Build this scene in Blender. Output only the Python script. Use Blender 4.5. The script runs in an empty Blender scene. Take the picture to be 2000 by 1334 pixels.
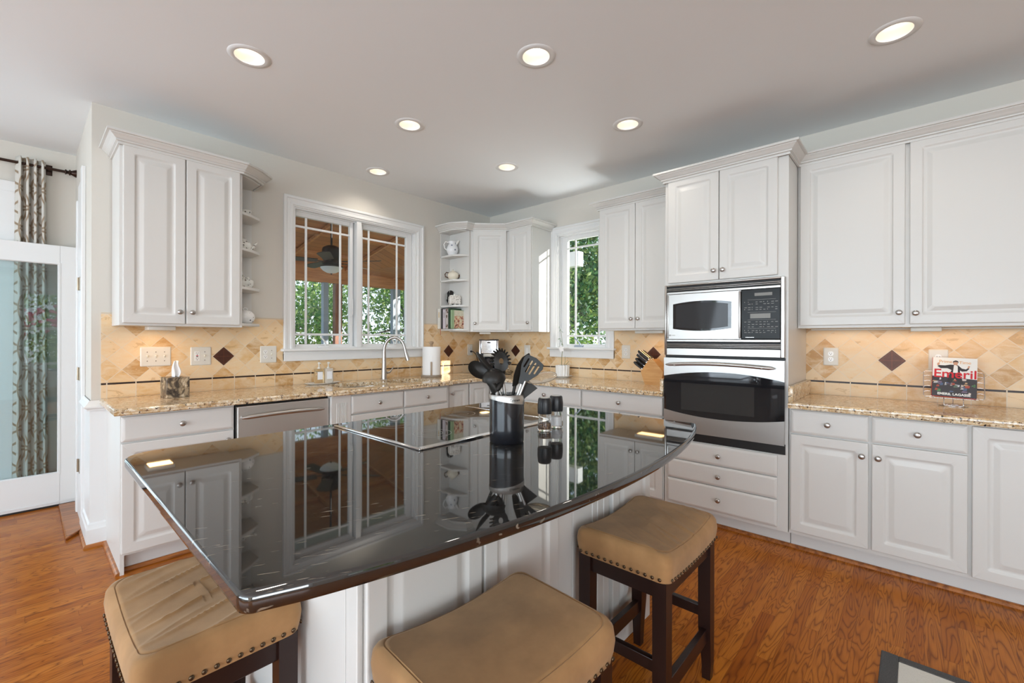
import bpy, bmesh, math, random
from mathutils import Vector, Matrix
from math import pi, sin, cos, tan, radians as R, sqrt, atan2
random.seed(7)
SC = bpy.context.scene
COL = SC.collection

# ------------------------------------------------------------------ camera
cam = bpy.data.cameras.new('camera')
cam.sensor_width = 36.0
cam.lens = 868.0 / 2000 * 36.0
cam.shift_y = -0.00225
cam.clip_start = 0.02
cam.clip_end = 300
camo = bpy.data.objects.new('camera', cam)
COL.objects.link(camo)
camo.matrix_world = (Matrix.Translation((-3.787, -3.803, 1.2947)) @ Matrix.Rotation(0.7373 - pi/2, 4, 'Z')
                     @ Matrix.Rotation(pi/2, 4, 'X') @ Matrix.Rotation(0.0026, 4, 'Z'))
SC.camera = camo

# ------------------------------------------------------------------ world, sun, window daylight, exposure
SC.view_settings.view_transform = 'Standard'
SC.view_settings.look = 'None'
SC.view_settings.gamma = 1.0
SC.view_settings.use_curve_mapping = False
SC.view_settings.exposure = -0.36
wd = bpy.data.worlds.new('sky'); SC.world = wd; wd.use_nodes = True
wn = wd.node_tree; wn.nodes.clear()
w_out = wn.nodes.new('ShaderNodeOutputWorld'); w_bg = wn.nodes.new('ShaderNodeBackground')
w_tc = wn.nodes.new('ShaderNodeTexCoord'); w_sep = wn.nodes.new('ShaderNodeSeparateXYZ'); w_ramp = wn.nodes.new('ShaderNodeValToRGB')
wn.links.new(w_tc.outputs['Generated'], w_sep.inputs[0]); wn.links.new(w_sep.outputs['Z'], w_ramp.inputs[0])
wn.links.new(w_ramp.outputs[0], w_bg.inputs[0]); wn.links.new(w_bg.outputs[0], w_out.inputs[0])
w_ramp.color_ramp.elements[0].position = 0.0; w_ramp.color_ramp.elements[0].color = (0.86, 0.93, 1.0, 1)
w_ramp.color_ramp.elements[1].position = 0.6; w_ramp.color_ramp.elements[1].color = (0.42, 0.66, 1.0, 1)
w_bg.inputs[1].default_value = 2.0

def sun_lamp():
    l = bpy.data.lights.new('sun', 'SUN'); l.energy = 12.0; l.angle = R(0.6); l.color = (1.0, 0.95, 0.86)
    o = bpy.data.objects.new('sun', l); COL.objects.link(o)
    d = Vector((0.45, -0.80, 0.27)).normalized()      # towards the sun
    o.rotation_euler = d.to_track_quat('Z', 'Y').to_euler()
    o.location = (6, -9, 9)
sun_lamp()

def area(name, loc, target, sx, sy, power, col=(1, 1, 1)):
    l = bpy.data.lights.new(name, 'AREA'); l.shape = 'RECTANGLE'; l.size = sx; l.size_y = sy
    l.energy = power; l.color = col
    o = bpy.data.objects.new(name, l); COL.objects.link(o); o.location = loc
    d = Vector(target) - Vector(loc)
    o.rotation_euler = d.to_track_quat('-Z', 'Y').to_euler()
    return o
# area lamps for window daylight; left and rear tilt up to brighten the ceiling
area('daylight_left_window', (-8.3, -2.8, 1.5), (-2.5, -2.2, 4.3), 5.3, 2.1, 410, (0.76, 0.88, 1.0))
area('added_fill_rear_window', (-6.0, -8.25, 1.5), (-3.6, -3.0, 4.4), 2.8, 2.0, 215, (0.86, 0.93, 1.0))  # added fill at an assumed, unseen window behind the camera
area('added_fill_small_window', (0.50, -1.30, 0.85), (-1.0, -1.45, 2.765), 0.5, 0.6, 38, (0.95, 0.97, 1.0))  # added lamp hidden below the sill, brightens the ceiling near the corner
area('daylight_patio_window', (-5.0, 1.75, 1.2), (-5.0, 0, 1.1), 2.0, 2.0, 45, (0.80, 0.92, 1.0))

# ------------------------------------------------------------------ node helpers
def new_mat(name):
    m = bpy.data.materials.new(name); m.use_nodes = True
    nt = m.node_tree; b = nt.nodes['Principled BSDF']
    return m, nt, b
def mat(name, col, rough=0.5, metal=0.0, spec=0.5, ior=1.5, trans=0.0, emit=None, emit_s=0.0, coat=0.0, alpha=1.0, aniso=0.0):
    m, nt, b = new_mat(name)
    b.inputs['Base Color'].default_value = (*col, 1)
    b.inputs['Roughness'].default_value = rough
    b.inputs['Metallic'].default_value = metal
    b.inputs['Specular IOR Level'].default_value = spec
    b.inputs['IOR'].default_value = ior
    b.inputs['Transmission Weight'].default_value = trans
    b.inputs['Coat Weight'].default_value = coat
    b.inputs['Anisotropic'].default_value = aniso
    if emit:
        b.inputs['Emission Color'].default_value = (*emit, 1); b.inputs['Emission Strength'].default_value = emit_s
    # a faint procedural unevenness so that no surface is perfectly flat in tone
    n = nt.nodes.new('ShaderNodeTexNoise'); n.inputs['Scale'].default_value = 9.0; n.inputs['Detail'].default_value = 3.0
    mr = nt.nodes.new('ShaderNodeMapRange'); mr.inputs[3].default_value = max(rough - 0.03, 0.0); mr.inputs[4].default_value = min(rough + 0.03, 1)
    tc = nt.nodes.new('ShaderNodeTexCoord')
    nt.links.new(tc.outputs['Object'], n.inputs['Vector']); nt.links.new(n.outputs[0], mr.inputs[0])
    if rough > 0.06: nt.links.new(mr.outputs[0], b.inputs['Roughness'])
    return m
class NT:
    """short way to wire math nodes"""
    def __init__(s, nt): s.nt = nt
    def n(s, t, **k):
        x = s.nt.nodes.new(t)
        for a, v in k.items(): setattr(x, a, v)
        return x
    def put(s, sock, v):
        if isinstance(v, (int, float)): sock.default_value = v
        elif isinstance(v, tuple): sock.default_value = v if len(v) == len(sock.default_value) else (*v, 1)
        else: s.nt.links.new(v, sock)
    def m(s, op, a, b=0.0, c=None):
        x = s.n('ShaderNodeMath', operation=op); s.put(x.inputs[0], a); s.put(x.inputs[1], b)
        if c is not None: s.put(x.inputs[2], c)
        return x.outputs[0]
    def mix(s, f, a, b, mode='MIX'):
        x = s.n('ShaderNodeMix', data_type='RGBA', blend_type=mode); s.put(x.inputs[0], f); s.put(x.inputs[6], a); s.put(x.inputs[7], b)
        return x.outputs[2]
    def ramp(s, f, stops, interp='LINEAR'):
        x = s.n('ShaderNodeValToRGB'); cr = x.color_ramp; cr.interpolation = interp
        while len(cr.elements) < len(stops): cr.elements.new(0.5)
        for e, (p, c) in zip(cr.elements, stops): e.position = p; e.color = (*c, 1) if len(c) == 3 else c
        s.put(x.inputs[0], f); return x.outputs[0]
    def noise(s, vec, scale, detail=3.0, rough=0.5, dist=0.0):
        x = s.n('ShaderNodeTexNoise'); s.put(x.inputs['Vector'], vec); x.inputs['Scale'].default_value = scale
        x.inputs['Detail'].default_value = detail; x.inputs['Roughness'].default_value = rough; x.inputs['Distortion'].default_value = dist
        return x.outputs[0]
    def vor(s, vec, scale, feature='F1', out='Distance', rnd=1.0):
        x = s.n('ShaderNodeTexVoronoi', feature=feature); s.put(x.inputs['Vector'], vec); x.inputs['Scale'].default_value = scale
        x.inputs['Randomness'].default_value = rnd
        return x.outputs[out]
    def obj(s): return s.n('ShaderNodeTexCoord').outputs['Object']
    def sep(s, v):
        x = s.n('ShaderNodeSeparateXYZ'); s.put(x.inputs[0], v); return x.outputs
    def comb(s, a, b, c=0.0):
        x = s.n('ShaderNodeCombineXYZ'); s.put(x.inputs[0], a); s.put(x.inputs[1], b); s.put(x.inputs[2], c); return x.outputs[0]
    def map(s, v, scale=(1, 1, 1), rot=(0, 0, 0), loc=(0, 0, 0)):
        x = s.n('ShaderNodeMapping'); s.put(x.inputs[0], v); x.inputs['Scale'].default_value = scale
        x.inputs['Rotation'].default_value = rot; x.inputs['Location'].default_value = loc; return x.outputs[0]
    def bump(s, h, strength=0.2, dist=0.01):
        x = s.n('ShaderNodeBump'); x.inputs['Strength'].default_value = strength; x.inputs['Distance'].default_value = dist
        s.put(x.inputs['Height'], h); return x.outputs[0]
    def L(s, a, b): s.nt.links.new(a, b)

# ------------------------------------------------------------------ mesh helpers
class MB:
    def __init__(s): s.bm = bmesh.new()
    def add_from(s, bm2, M=None):
        me = bpy.data.meshes.new('tmp'); bm2.to_mesh(me)
        if M is not None: me.transform(M)
        s.bm.from_mesh(me); bpy.data.meshes.remove(me); bm2.free()
        return s
    def box(s, x0, x1, y0, y1, z0, z1, bev=0.0, seg=2, M=None):
        b = bmesh.new()
        bmesh.ops.create_cube(b, size=1.0)
        sx, sy, sz = abs(x1-x0), abs(y1-y0), abs(z1-z0)
        for v in b.verts:
            v.co = Vector(((x0+x1)/2 + v.co.x*sx, (y0+y1)/2 + v.co.y*sy, (z0+z1)/2 + v.co.z*sz))
        if bev > 0:
            bmesh.ops.bevel(b, geom=b.edges[:], offset=min(bev, sx*.45, sy*.45, sz*.45), segments=seg, profile=0.5, affect='EDGES')
        return s.add_from(b, M)
    def poly(s, pts):
        vs = [s.bm.verts.new(p) for p in pts]
        s.bm.faces.new(vs); return s
    def prism(s, pts, z0, z1, M=None, bev=0.0, seg=2):
        b = bmesh.new()
        lo = [b.verts.new((x, y, z0)) for x, y in pts]; hi = [b.verts.new((x, y, z1)) for x, y in pts]
        n = len(pts)
        b.faces.new(hi); b.faces.new(lo[::-1])
        for i in range(n): b.faces.new((lo[i], lo[(i+1) % n], hi[(i+1) % n], hi[i]))
        bmesh.ops.recalc_face_normals(b, faces=b.faces[:])
        if bev > 0: bmesh.ops.bevel(b, geom=b.edges[:], offset=bev, segments=seg, profile=0.5, affect='EDGES')
        return s.add_from(b, M)
    def rings(s, rings, close0=True, close1=True, loop=False, M=None):
        """loft closed rings (lists of equal length)"""
        b = bmesh.new()
        vs = [[b.verts.new(p) for p in r] for r in rings]
        n = len(rings[0])
        rng = range(len(vs)) if loop else range(len(vs)-1)
        for i in rng:
            a, c = vs[i], vs[(i+1) % len(vs)]
            for k in range(n):
                try: b.faces.new((a[k], a[(k+1) % n], c[(k+1) % n], c[k]))
                except ValueError: pass
        if not loop:
            if close0: b.faces.new(vs[0][::-1])
            if close1: b.faces.new(vs[-1])
        bmesh.ops.recalc_face_normals(b, faces=b.faces[:])
        return s.add_from(b, M)
    def lathe(s, prof, seg=24, M=None, cap=True):
        """prof: list of (r, z)"""
        b = bmesh.new(); rows = []
        for r, z in prof:
            if r < 1e-5: rows.append([b.verts.new((0, 0, z))])
            else: rows.append([b.verts.new((r*cos(2*pi*k/seg), r*sin(2*pi*k/seg), z)) for k in range(seg)])
        for a, c in zip(rows, rows[1:]):
            for k in range(seg):
                k2 = (k+1) % seg
                if len(a) == 1 and len(c) == 1: continue
                if len(a) == 1: b.faces.new((a[0], c[k], c[k2]))
                elif len(c) == 1: b.faces.new((a[k], c[0], a[k2]))
                else: b.faces.new((a[k], c[k], c[k2], a[k2]))
        if cap:
            for r_ in (rows[0], rows[-1]):
                if len(r_) > 2: b.faces.new(r_)
        bmesh.ops.recalc_face_normals(b, faces=b.faces[:])
        return s.add_from(b, M)
    def tube(s, pts, rad, seg=10, M=None, closed=False):
        """rad: number or list"""
        P = [Vector(p) for p in pts]; n = len(P)
        rs = rad if isinstance(rad, (list, tuple)) else [rad]*n
        rings = []; up = None
        for i in range(n):
            if closed: t = P[(i+1) % n] - P[(i-1) % n]
            else: t = P[min(i+1, n-1)] - P[max(i-1, 0)]
            t.normalize()
            if up is None:
                up = Vector((0, 0, 1)) if abs(t.z) < 0.9 else Vector((1, 0, 0))
            u = (up - t*up.dot(t)).normalized(); w = t.cross(u); up = u
            rings.append([P[i] + (u*cos(2*pi*k/seg) + w*sin(2*pi*k/seg))*rs[i] for k in range(seg)])
        return s.rings(rings, loop=closed, M=M)
    def sphere(s, c, r, sc=(1, 1, 1), seg=16, M=None):
        b = bmesh.new(); bmesh.ops.create_uvsphere(b, u_segments=seg, v_segments=max(6, seg//2), radius=1.0)
        for v in b.verts: v.co = Vector((c[0]+v.co.x*r*sc[0], c[1]+v.co.y*r*sc[1], c[2]+v.co.z*r*sc[2]))
        return s.add_from(b, M)
    def xf(s, M):
        s.bm.transform(M); return s

def obj(name, mb, m, parent=None, smooth=None, loc=None, mods=None):
    bm = mb.bm if isinstance(mb, MB) else mb
    me = bpy.data.meshes.new(name); bm.to_mesh(me); bm.free()
    if isinstance(m, (list, tuple)):
        for x in m: me.materials.append(x)
    elif m: me.materials.append(m)
    if smooth is not None:
        for p in me.polygons: p.use_smooth = True
        try: me.set_sharp_from_angle(angle=R(smooth))
        except Exception: pass
        for p in me.polygons:
            if p.area > 0.006 or len(p.vertices) > 8: p.use_smooth = False
    o = bpy.data.objects.new(name, me); COL.objects.link(o)
    if parent: o.parent = parent
    if loc: o.location = loc
    return o
def tag(o, label=None, cat=None, group=None, kind=None):
    if label: o['label'] = label
    if cat: o['category'] = cat
    if group: o['group'] = group
    if kind: o['kind'] = kind
    return o
def thing(name, label, cat, loc=(0, 0, 0), rz=0.0, group=None):
    o = bpy.data.objects.new(name, None); o.empty_display_size = 0.05; COL.objects.link(o)
    o.location = loc; o.rotation_euler = (0, 0, rz)
    return tag(o, label, cat, group)
def struct(name, mb, m, smooth=None):
    o = obj(name, mb, m, smooth=smooth); o['kind'] = 'structure'; return o
def dup(root, loc=None, rz=None, label=None, group=None):
    r = root.copy(); COL.objects.link(r)
    if loc is not None: r.location = loc
    if rz is not None: r.rotation_euler = (0, 0, rz)
    if label: r['label'] = label
    if group: r['group'] = group
    for ch in list(root.children):
        c = ch.copy(); COL.objects.link(c); c.parent = r
        for g in list(ch.children):
            d = g.copy(); COL.objects.link(d); d.parent = c
    return r
def rrect(w, h, r, n=4, inset=0.0, cx=0.0, cz=0.0):
    """rounded rectangle in XZ, counter-clockwise seen from -Y, centred on (cx, cz)"""
    w2, h2 = w/2-inset, h/2-inset; r = max(min(r, w2*.98, h2*.98), 1e-4); pts = []
    for (sx, sz, a0) in ((1, 1, 0), (-1, 1, 90), (-1, -1, 180), (1, -1, 270)):
        for k in range(n+1):
            a = R(a0 + 90*k/n); pts.append((cx+sx*(w2-r)+r*cos(a), cz+sz*(h2-r)+r*sin(a)))
    return pts
def sweep_open(path, prof, idx0=None, idx1=None):
    """sweep a profile of (outward, z) along an open 2-D path (outward = right-hand side of travel), mitred; returns MB"""
    P = [Vector(p) for p in path]; n = len(P); rows = []
    for i in range(n):
        d0 = (P[i]-P[i-1]).normalized() if i > 0 else None
        d1 = (P[i+1]-P[i]).normalized() if i < n-1 else None
        if d0 is None: d0 = d1
        if d1 is None: d1 = d0
        n0 = Vector((d0.y, -d0.x)); n1 = Vector((d1.y, -d1.x))
        m = (n0+n1)/(1+n0.dot(n1))
        rows.append([(P[i].x+m.x*o, P[i].y+m.y*o, z) for o, z in prof])
    a = idx0 or 0; b = n-1 if idx1 is None else idx1
    return MB().rings(rows[a:b+1])
# ------------------------------------------------------------------ materials
M = {}
M['cab'] = mat('white_cabinet_paint', (0.66, 0.645, 0.615), 0.36)
M['trimw'] = mat('white_trim_paint', (0.75, 0.75, 0.74), 0.34)
M['wall'] = mat('beige_wall_paint', (0.635, 0.60, 0.54), 0.7)
M['ceil'] = mat('ceiling_paint', (0.845, 0.875, 0.89), 0.8)
M['nickel'] = mat('brushed_nickel', (0.46, 0.44, 0.42), 0.3, 1.0)
M['chrome'] = mat('chrome', (0.75, 0.75, 0.76), 0.12, 1.0)
M['blackglass'] = mat('black_glass', (0.012, 0.012, 0.014), 0.04, ior=1.6)
M['blackplastic'] = mat('black_plastic', (0.016, 0.016, 0.018), 0.35)
M['utensil'] = mat('grey_black_nylon', (0.018, 0.0155, 0.013), 0.42, spec=0.28)
M['whiteplastic'] = mat('white_plastic', (0.68, 0.65, 0.585), 0.35)
M['slot'] = mat('dark_slot', (0.02, 0.018, 0.015), 0.6)
M['darkwood'] = mat('espresso_wood', (0.020, 0.0075, 0.0055), 0.32)
M['bronze'] = mat('oil_rubbed_bronze', (0.035, 0.016, 0.010), 0.35, 0.6)
M['nail'] = mat('antique_brass_nail', (0.11, 0.075, 0.045), 0.35, 0.9)
M['porcelain'] = mat('white_porcelain', (0.80, 0.79, 0.76), 0.15)
M['paper'] = mat('white_paper', (0.86, 0.85, 0.84), 0.9)
M['tissue'] = mat('tissue_paper', (0.9, 0.88, 0.86), 0.9)
M['brass'] = mat('hinge_metal', (0.30, 0.24, 0.17), 0.35, 0.9)
M['dark'] = mat('dark_recess', (0.008, 0.007, 0.007), 0.5)
M['ledglass'] = mat('lamp_lens', (1, 0.95, 0.86), 0.5, emit=(1.0, 0.90, 0.74), emit_s=5.0)
M['canwhite'] = mat('can_reflector', (0.86, 0.82, 0.76), 0.35)
M['gold_leaf'] = mat('straw_yellow', (0.7, 0.45, 0.1), 0.6)
M['toekick'] = mat('grey_white_toe_kick', (0.66, 0.65, 0.63), 0.45)
M['greypost'] = mat('grey_painted_post', (0.28, 0.33, 0.40), 0.5)
M['blade'] = mat('fan_blade_dark', (0.06, 0.045, 0.035), 0.5)
M['frost'] = mat('frosted_glass', (0.80, 0.80, 0.80), 0.5)
M['silver_label'] = mat('white_label', (0.85, 0.85, 0.86), 0.6)
M['redcloth'] = mat('red_book_cloth', (0.45, 0.02, 0.02), 0.5)
M['ribbon'] = mat('red_ribbon', (0.55, 0.03, 0.01), 0.6)

def m_glass(name, tint=(1, 1, 1), refl=0.06, rough=0.0):
    """thin sheet glass: mostly see-through with a mirror share that grows towards grazing"""
    m = bpy.data.materials.new(name); m.use_nodes = True; nt = m.node_tree; nt.nodes.clear(); k = NT(nt)
    out = k.n('ShaderNodeOutputMaterial'); tr = k.n('ShaderNodeBsdfTransparent'); gl = k.n('ShaderNodeBsdfGlossy'); mx = k.n('ShaderNodeMixShader')
    tr.inputs[0].default_value = (*tint, 1); gl.inputs['Roughness'].default_value = rough
    lw = k.n('ShaderNodeLayerWeight'); lw.inputs['Blend'].default_value = 0.5
    f = k.m('MULTIPLY_ADD', k.m('POWER', lw.outputs['Facing'], 4.0), 0.5, refl)
    k.L(f, mx.inputs[0]); k.L(tr.outputs[0], mx.inputs[1]); k.L(gl.outputs[0], mx.inputs[2]); k.L(mx.outputs[0], out.inputs[0])
    return m
M['glass'] = m_glass('window_glass', (0.98, 0.99, 0.985), 0.03)
M['doorglass'] = m_glass('door_glass', (0.88, 0.95, 0.96), 0.09)
M['clearglass'] = mat('clear_glass', (1, 1, 1), 0.02, trans=1.0, ior=1.3)
M['clearplastic'] = mat('clear_acrylic', (0.86, 0.76, 0.62), 0.05, trans=0.85, ior=1.4)

def m_steel(name, axis=0, tone=0.36):
    m, nt, b = new_mat(name); k = NT(nt); v = k.obj()
    sc = [3.0, 3.0, 3.0]
    for i in range(3):
        if i != axis: sc[i] = 260.0
    n = k.noise(k.map(v, tuple(sc)), 1.0, 2.0)
    b.inputs['Metallic'].default_value = 1.0
    b.inputs['Base Color'].default_value = (tone, tone*0.965, tone*0.92, 1)
    k.L(k.m('MULTIPLY_ADD', n, 0.16, 0.27), b.inputs['Roughness'])
    b.inputs['Anisotropic'].default_value = 0.5
    k.L(k.bump(n, 0.04, 0.002), b.inputs['Normal'])
    return m
M['steel'] = m_steel('brushed_steel', 0, 0.48)
M['steelv'] = m_steel('brushed_steel_vertical', 2, 0.68)

def m_floor():
    m, nt, b = new_mat('oak_strip_floor'); k = NT(nt); v = k.obj(); s = k.sep(v)
    W, LN = 0.0572, 0.95
    row = k.m('FLOOR', k.m('DIVIDE', s[1], W))
    rn = k.n('ShaderNodeTexWhiteNoise', noise_dimensions='1D'); k.L(row, rn.inputs['W'])
    xs = k.m('ADD', k.m('DIVIDE', s[0], LN), k.m('MULTIPLY', rn.outputs[0], 7.3))
    col = k.m('FLOOR', xs)
    pn = k.n('ShaderNodeTexWhiteNoise', noise_dimensions='2D'); k.L(k.comb(row, col), pn.inputs['Vector'])
    pid = pn.outputs[0]
    # seams
    fy = k.m('FRACT', k.m('DIVIDE', s[1], W)); fx = k.m('FRACT', xs)
    ey = k.m('MINIMUM', fy, k.m('SUBTRACT', 1.0, fy)); ex = k.m('MULTIPLY', k.m('MINIMUM', fx, k.m('SUBTRACT', 1.0, fx)), LN/W)
    e = k.m('MINIMUM', ey, ex); seam = k.m('LESS_THAN', e, 0.018)
    # grain: contour lines of a stretched noise, different on each board
    off = k.comb(k.m('MULTIPLY', pid, 37.0), k.m('MULTIPLY', pid, 91.0), k.m('MULTIPLY', pid, 13.0))
    va = k.n('ShaderNodeVectorMath', operation='ADD'); k.L(v, va.inputs[0]); k.L(off, va.inputs[1])
    g1 = k.noise(k.map(va.outputs[0], (1.7, 15.0, 1.0)), 1.0, 2.0, 0.5, 0.4)
    band = k.m('FRACT', k.m('MULTIPLY', g1, 16.0))
    line = k.m('POWER', k.m('ABSOLUTE', k.m('SUBTRACT', k.m('MULTIPLY', band, 2.0), 1.0)), 3.0)
    pore = k.noise(k.map(va.outputs[0], (9.0, 420.0, 1.0)), 1.0, 2.0)
    base = k.ramp(pid, [(0.0, (0.39, 0.112, 0.010)), (0.35, (0.45, 0.138, 0.013)), (0.7, (0.50, 0.165, 0.018)), (1.0, (0.34, 0.090, 0.008))])
    dark = k.mix(k.m('MULTIPLY', line, 0.72), base, (0.105, 0.022, 0.004))
    dark = k.mix(k.m('MULTIPLY', k.m('GREATER_THAN', pore, 0.60), 0.25), dark, (0.20, 0.05, 0.012))
    c = k.mix(k.m('MULTIPLY', seam, 0.40), dark, (0.06, 0.015, 0.004))
    k.L(c, b.inputs['Base Color'])
    b.inputs['Roughness'].default_value = 0.24; b.inputs['Specular IOR Level'].default_value = 0.12
    h = k.m('SUBTRACT', k.m('MULTIPLY', line, -0.25), k.m('MULTIPLY', seam, 0.5))
    k.L(k.bump(h, 0.12, 0.002), b.inputs['Normal'])
    return m
M['floor'] = m_floor()

def m_oak(name, base=(0.45, 0.16, 0.04), dark=(0.20, 0.06, 0.014), rough=0.3, sc=(3, 40, 40)):
    m, nt, b = new_mat(name); k = NT(nt); v = k.obj()
    g = k.noise(k.map(v, sc), 1.0, 4.0, 0.6, 0.3)
    k.L(k.ramp(g, [(0.35, dark), (0.62, base)]), b.inputs['Base Color']); b.inputs['Roughness'].default_value = rough
    return m
M['oak'] = m_oak('oak_moulding')
M['block'] = m_oak('maple_block', (0.66, 0.36, 0.13), (0.54, 0.26, 0.075), 0.4, (6, 6, 60))
M['porchwood'] = None

def m_tile():
    """object space: x along the wall, z up, the accent tile at (0, 1.163)"""
    m, nt, b = new_mat('travertine_tile'); k = NT(nt); v = k.obj(); s = k.sep(v)
    D = 0.1427
    z = k.m('SUBTRACT', s[2], 1.163)
    a = k.m('ADD', k.m('DIVIDE', k.m('ADD', s[0], z), D), 0.5); c = k.m('ADD', k.m('DIVIDE', k.m('SUBTRACT', s[0], z), D), 0.5)
    # lower course: upright rectangles
    u = k.m('ADD', k.m('DIVIDE', s[0], D), 0.5); low = k.m('LESS_THAN', s[2], 1.004)
    def pick(p, q): # low ? p : q
        return k.m('ADD', k.m('MULTIPLY', low, p), k.m('MULTIPLY', k.m('SUBTRACT', 1.0, low), q))
    A = pick(u, a); B = pick(0.5, c)
    wn_ = k.n('ShaderNodeTexWhiteNoise', noise_dimensions='3D'); k.L(k.comb(k.m('FLOOR', A), k.m('FLOOR', B), low), wn_.inputs['Vector'])
    rnd = wn_.outputs[0]
    fa = k.m('FRACT', A); fb = k.m('FRACT', B)
    ed = k.m('MINIMUM', k.m('MINIMUM', fa, k.m('SUBTRACT', 1.0, fa)), k.m('MINIMUM', fb, k.m('SUBTRACT', 1.0, fb)))
    grout = k.m('LESS_THAN', ed, 0.016)
    cap = k.m('GREATER_THAN', s[2], 1.447)
    grout = k.m('MULTIPLY', grout, k.m('SUBTRACT', 1.0, cap))
    capline = k.m('MULTIPLY', cap, k.m('LESS_THAN', s[2], 1.4495))
    lin = k.m('MULTIPLY', k.m('GREATER_THAN', s[2], 0.9985), k.m('LESS_THAN', s[2], 1.0105))
    lg = k.m('MULTIPLY', lin, k.m('GREATER_THAN', k.m('MINIMUM', k.m('FRACT', u), k.m('SUBTRACT', 1.0, k.m('FRACT', u))), 0.02))
    lge = k.m('SUBTRACT', lin, lg)
    off = k.comb(k.m('MULTIPLY', rnd, 31.0), k.m('MULTIPLY', rnd, 57.0), k.m('MULTIPLY', rnd, 11.0))
    va = k.n('ShaderNodeVectorMath', operation='ADD'); k.L(v, va.inputs[0]); k.L(off, va.inputs[1])
    n1 = k.noise(k.map(va.outputs[0], (9, 9, 22)), 1.0, 5.0, 0.6, 0.6)
    n2 = k.noise(va.outputs[0], 120.0, 3.0)
    tone = k.ramp(rnd, [(0.0, (0.78, 0.58, 0.36)), (0.45, (0.77, 0.54, 0.30)), (0.66, (0.70, 0.45, 0.21)), (0.84, (0.62, 0.35, 0.13)), (1.0, (0.50, 0.28, 0.10))])
    cc = k.mix(k.ramp(n1, [(0.40, (0, 0, 0)), (0.72, (1, 1, 1))]), tone, (0.77, 0.61, 0.41))
    cc = k.mix(k.m('MULTIPLY', k.m('LESS_THAN', n1, 0.36), 0.45), cc, (0.48, 0.28, 0.12))
    cc = k.mix(k.m('MULTIPLY', k.m('GREATER_THAN', n2, 0.67), 0.35), cc, (0.80, 0.70, 0.56))
    cc = k.mix(cap, cc, (0.60, 0.50, 0.38))
    cc = k.mix(k.m('MAXIMUM', k.m('MAXIMUM', grout, lge), k.m('MULTIPLY', capline, 0.4)), cc, (0.71, 0.60, 0.46))
    cc = k.mix(lg, cc, (0.022, 0.009, 0.006))
    k.L(cc, b.inputs['Base Color']); b.inputs['Roughness'].default_value = 0.42
    h = k.m('SUBTRACT', k.m('MULTIPLY', n1, 0.15), k.m('MAXIMUM', grout, lge))
    k.L(k.bump(h, 0.3, 0.002), b.inputs['Normal'])
    return m
M['tile'] = m_tile()

def m_accent():
    m, nt, b = new_mat('bronze_accent_tile'); k = NT(nt); v = k.obj(); s = k.sep(v)
    a = k.m('ABSOLUTE', s[0]); c = k.m('ABSOLUTE', s[2])
    cross = k.m('LESS_THAN', k.m('MINIMUM', a, c), 0.0011)
    rim = k.m('ADD', a, c); ring = k.m('MULTIPLY', k.m('GREATER_THAN', rim, 0.0575), k.m('LESS_THAN', rim, 0.0595))
    n = k.noise(v, 60.0, 3.0)
    base = k.mix(n, (0.055, 0.018, 0.011), (0.10, 0.036, 0.020))
    base = k.mix(k.m('MULTIPLY', cross, 0.7), base, (0.20, 0.055, 0.02)); base = k.mix(k.m('MULTIPLY', ring, 0.6), base, (0.20, 0.08, 0.04))
    k.L(base, b.inputs['Base Color']); b.inputs['Metallic'].default_value = 0.35; b.inputs['Roughness'].default_value = 0.4
    return m
M['accent'] = m_accent()

def m_granite():
    m, nt, b = new_mat('tan_granite'); k = NT(nt); v0 = k.obj()
    wob = k.n('ShaderNodeTexNoise'); wob.inputs['Scale'].default_value = 30.0; k.L(v0, wob.inputs['Vector'])
    va = k.n('ShaderNodeVectorMath', operation='MULTIPLY_ADD'); k.L(wob.outputs['Color'], va.inputs[0]); va.inputs[1].default_value = (0.02, 0.02, 0.02); k.L(v0, va.inputs[2])
    v = va.outputs[0]
    n1 = k.noise(v, 26.0, 4.0, 0.65); n2 = k.noise(v, 62.0, 3.0, 0.6); n3 = k.noise(k.map(v, (1, 1, 1), (0, 0, 0), (5, 3, 1)), 60.0, 4.0, 0.7)
    vc = k.vor(v, 95.0, 'F1', 'Color'); vs = k.sep(vc)
    base = k.ramp(vs[0], [(0.0, (0.70, 0.55, 0.35)), (0.3, (0.80, 0.67, 0.48)), (0.55, (0.86, 0.78, 0.64)), (0.75, (0.58, 0.38, 0.18)), (1.0, (0.74, 0.58, 0.40))])
    base = k.mix(k.ramp(n1, [(0.42, (0, 0, 0)), (0.62, (0.75, 0.75, 0.75))]), base, (0.46, 0.29, 0.13))
    base = k.mix(k.ramp(n3, [(0.585, (0, 0, 0)), (0.63, (1, 1, 1))]), base, (0.16, 0.085, 0.045))
    base = k.mix(k.ramp(n2, [(0.60, (0, 0, 0)), (0.65, (1, 1, 1))]), base, (0.022, 0.018, 0.018))
    k.L(base, b.inputs['Base Color']); b.inputs['Roughness'].default_value = 0.10; b.inputs['IOR'].default_value = 1.55
    return m
M['granite'] = m_granite()

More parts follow.
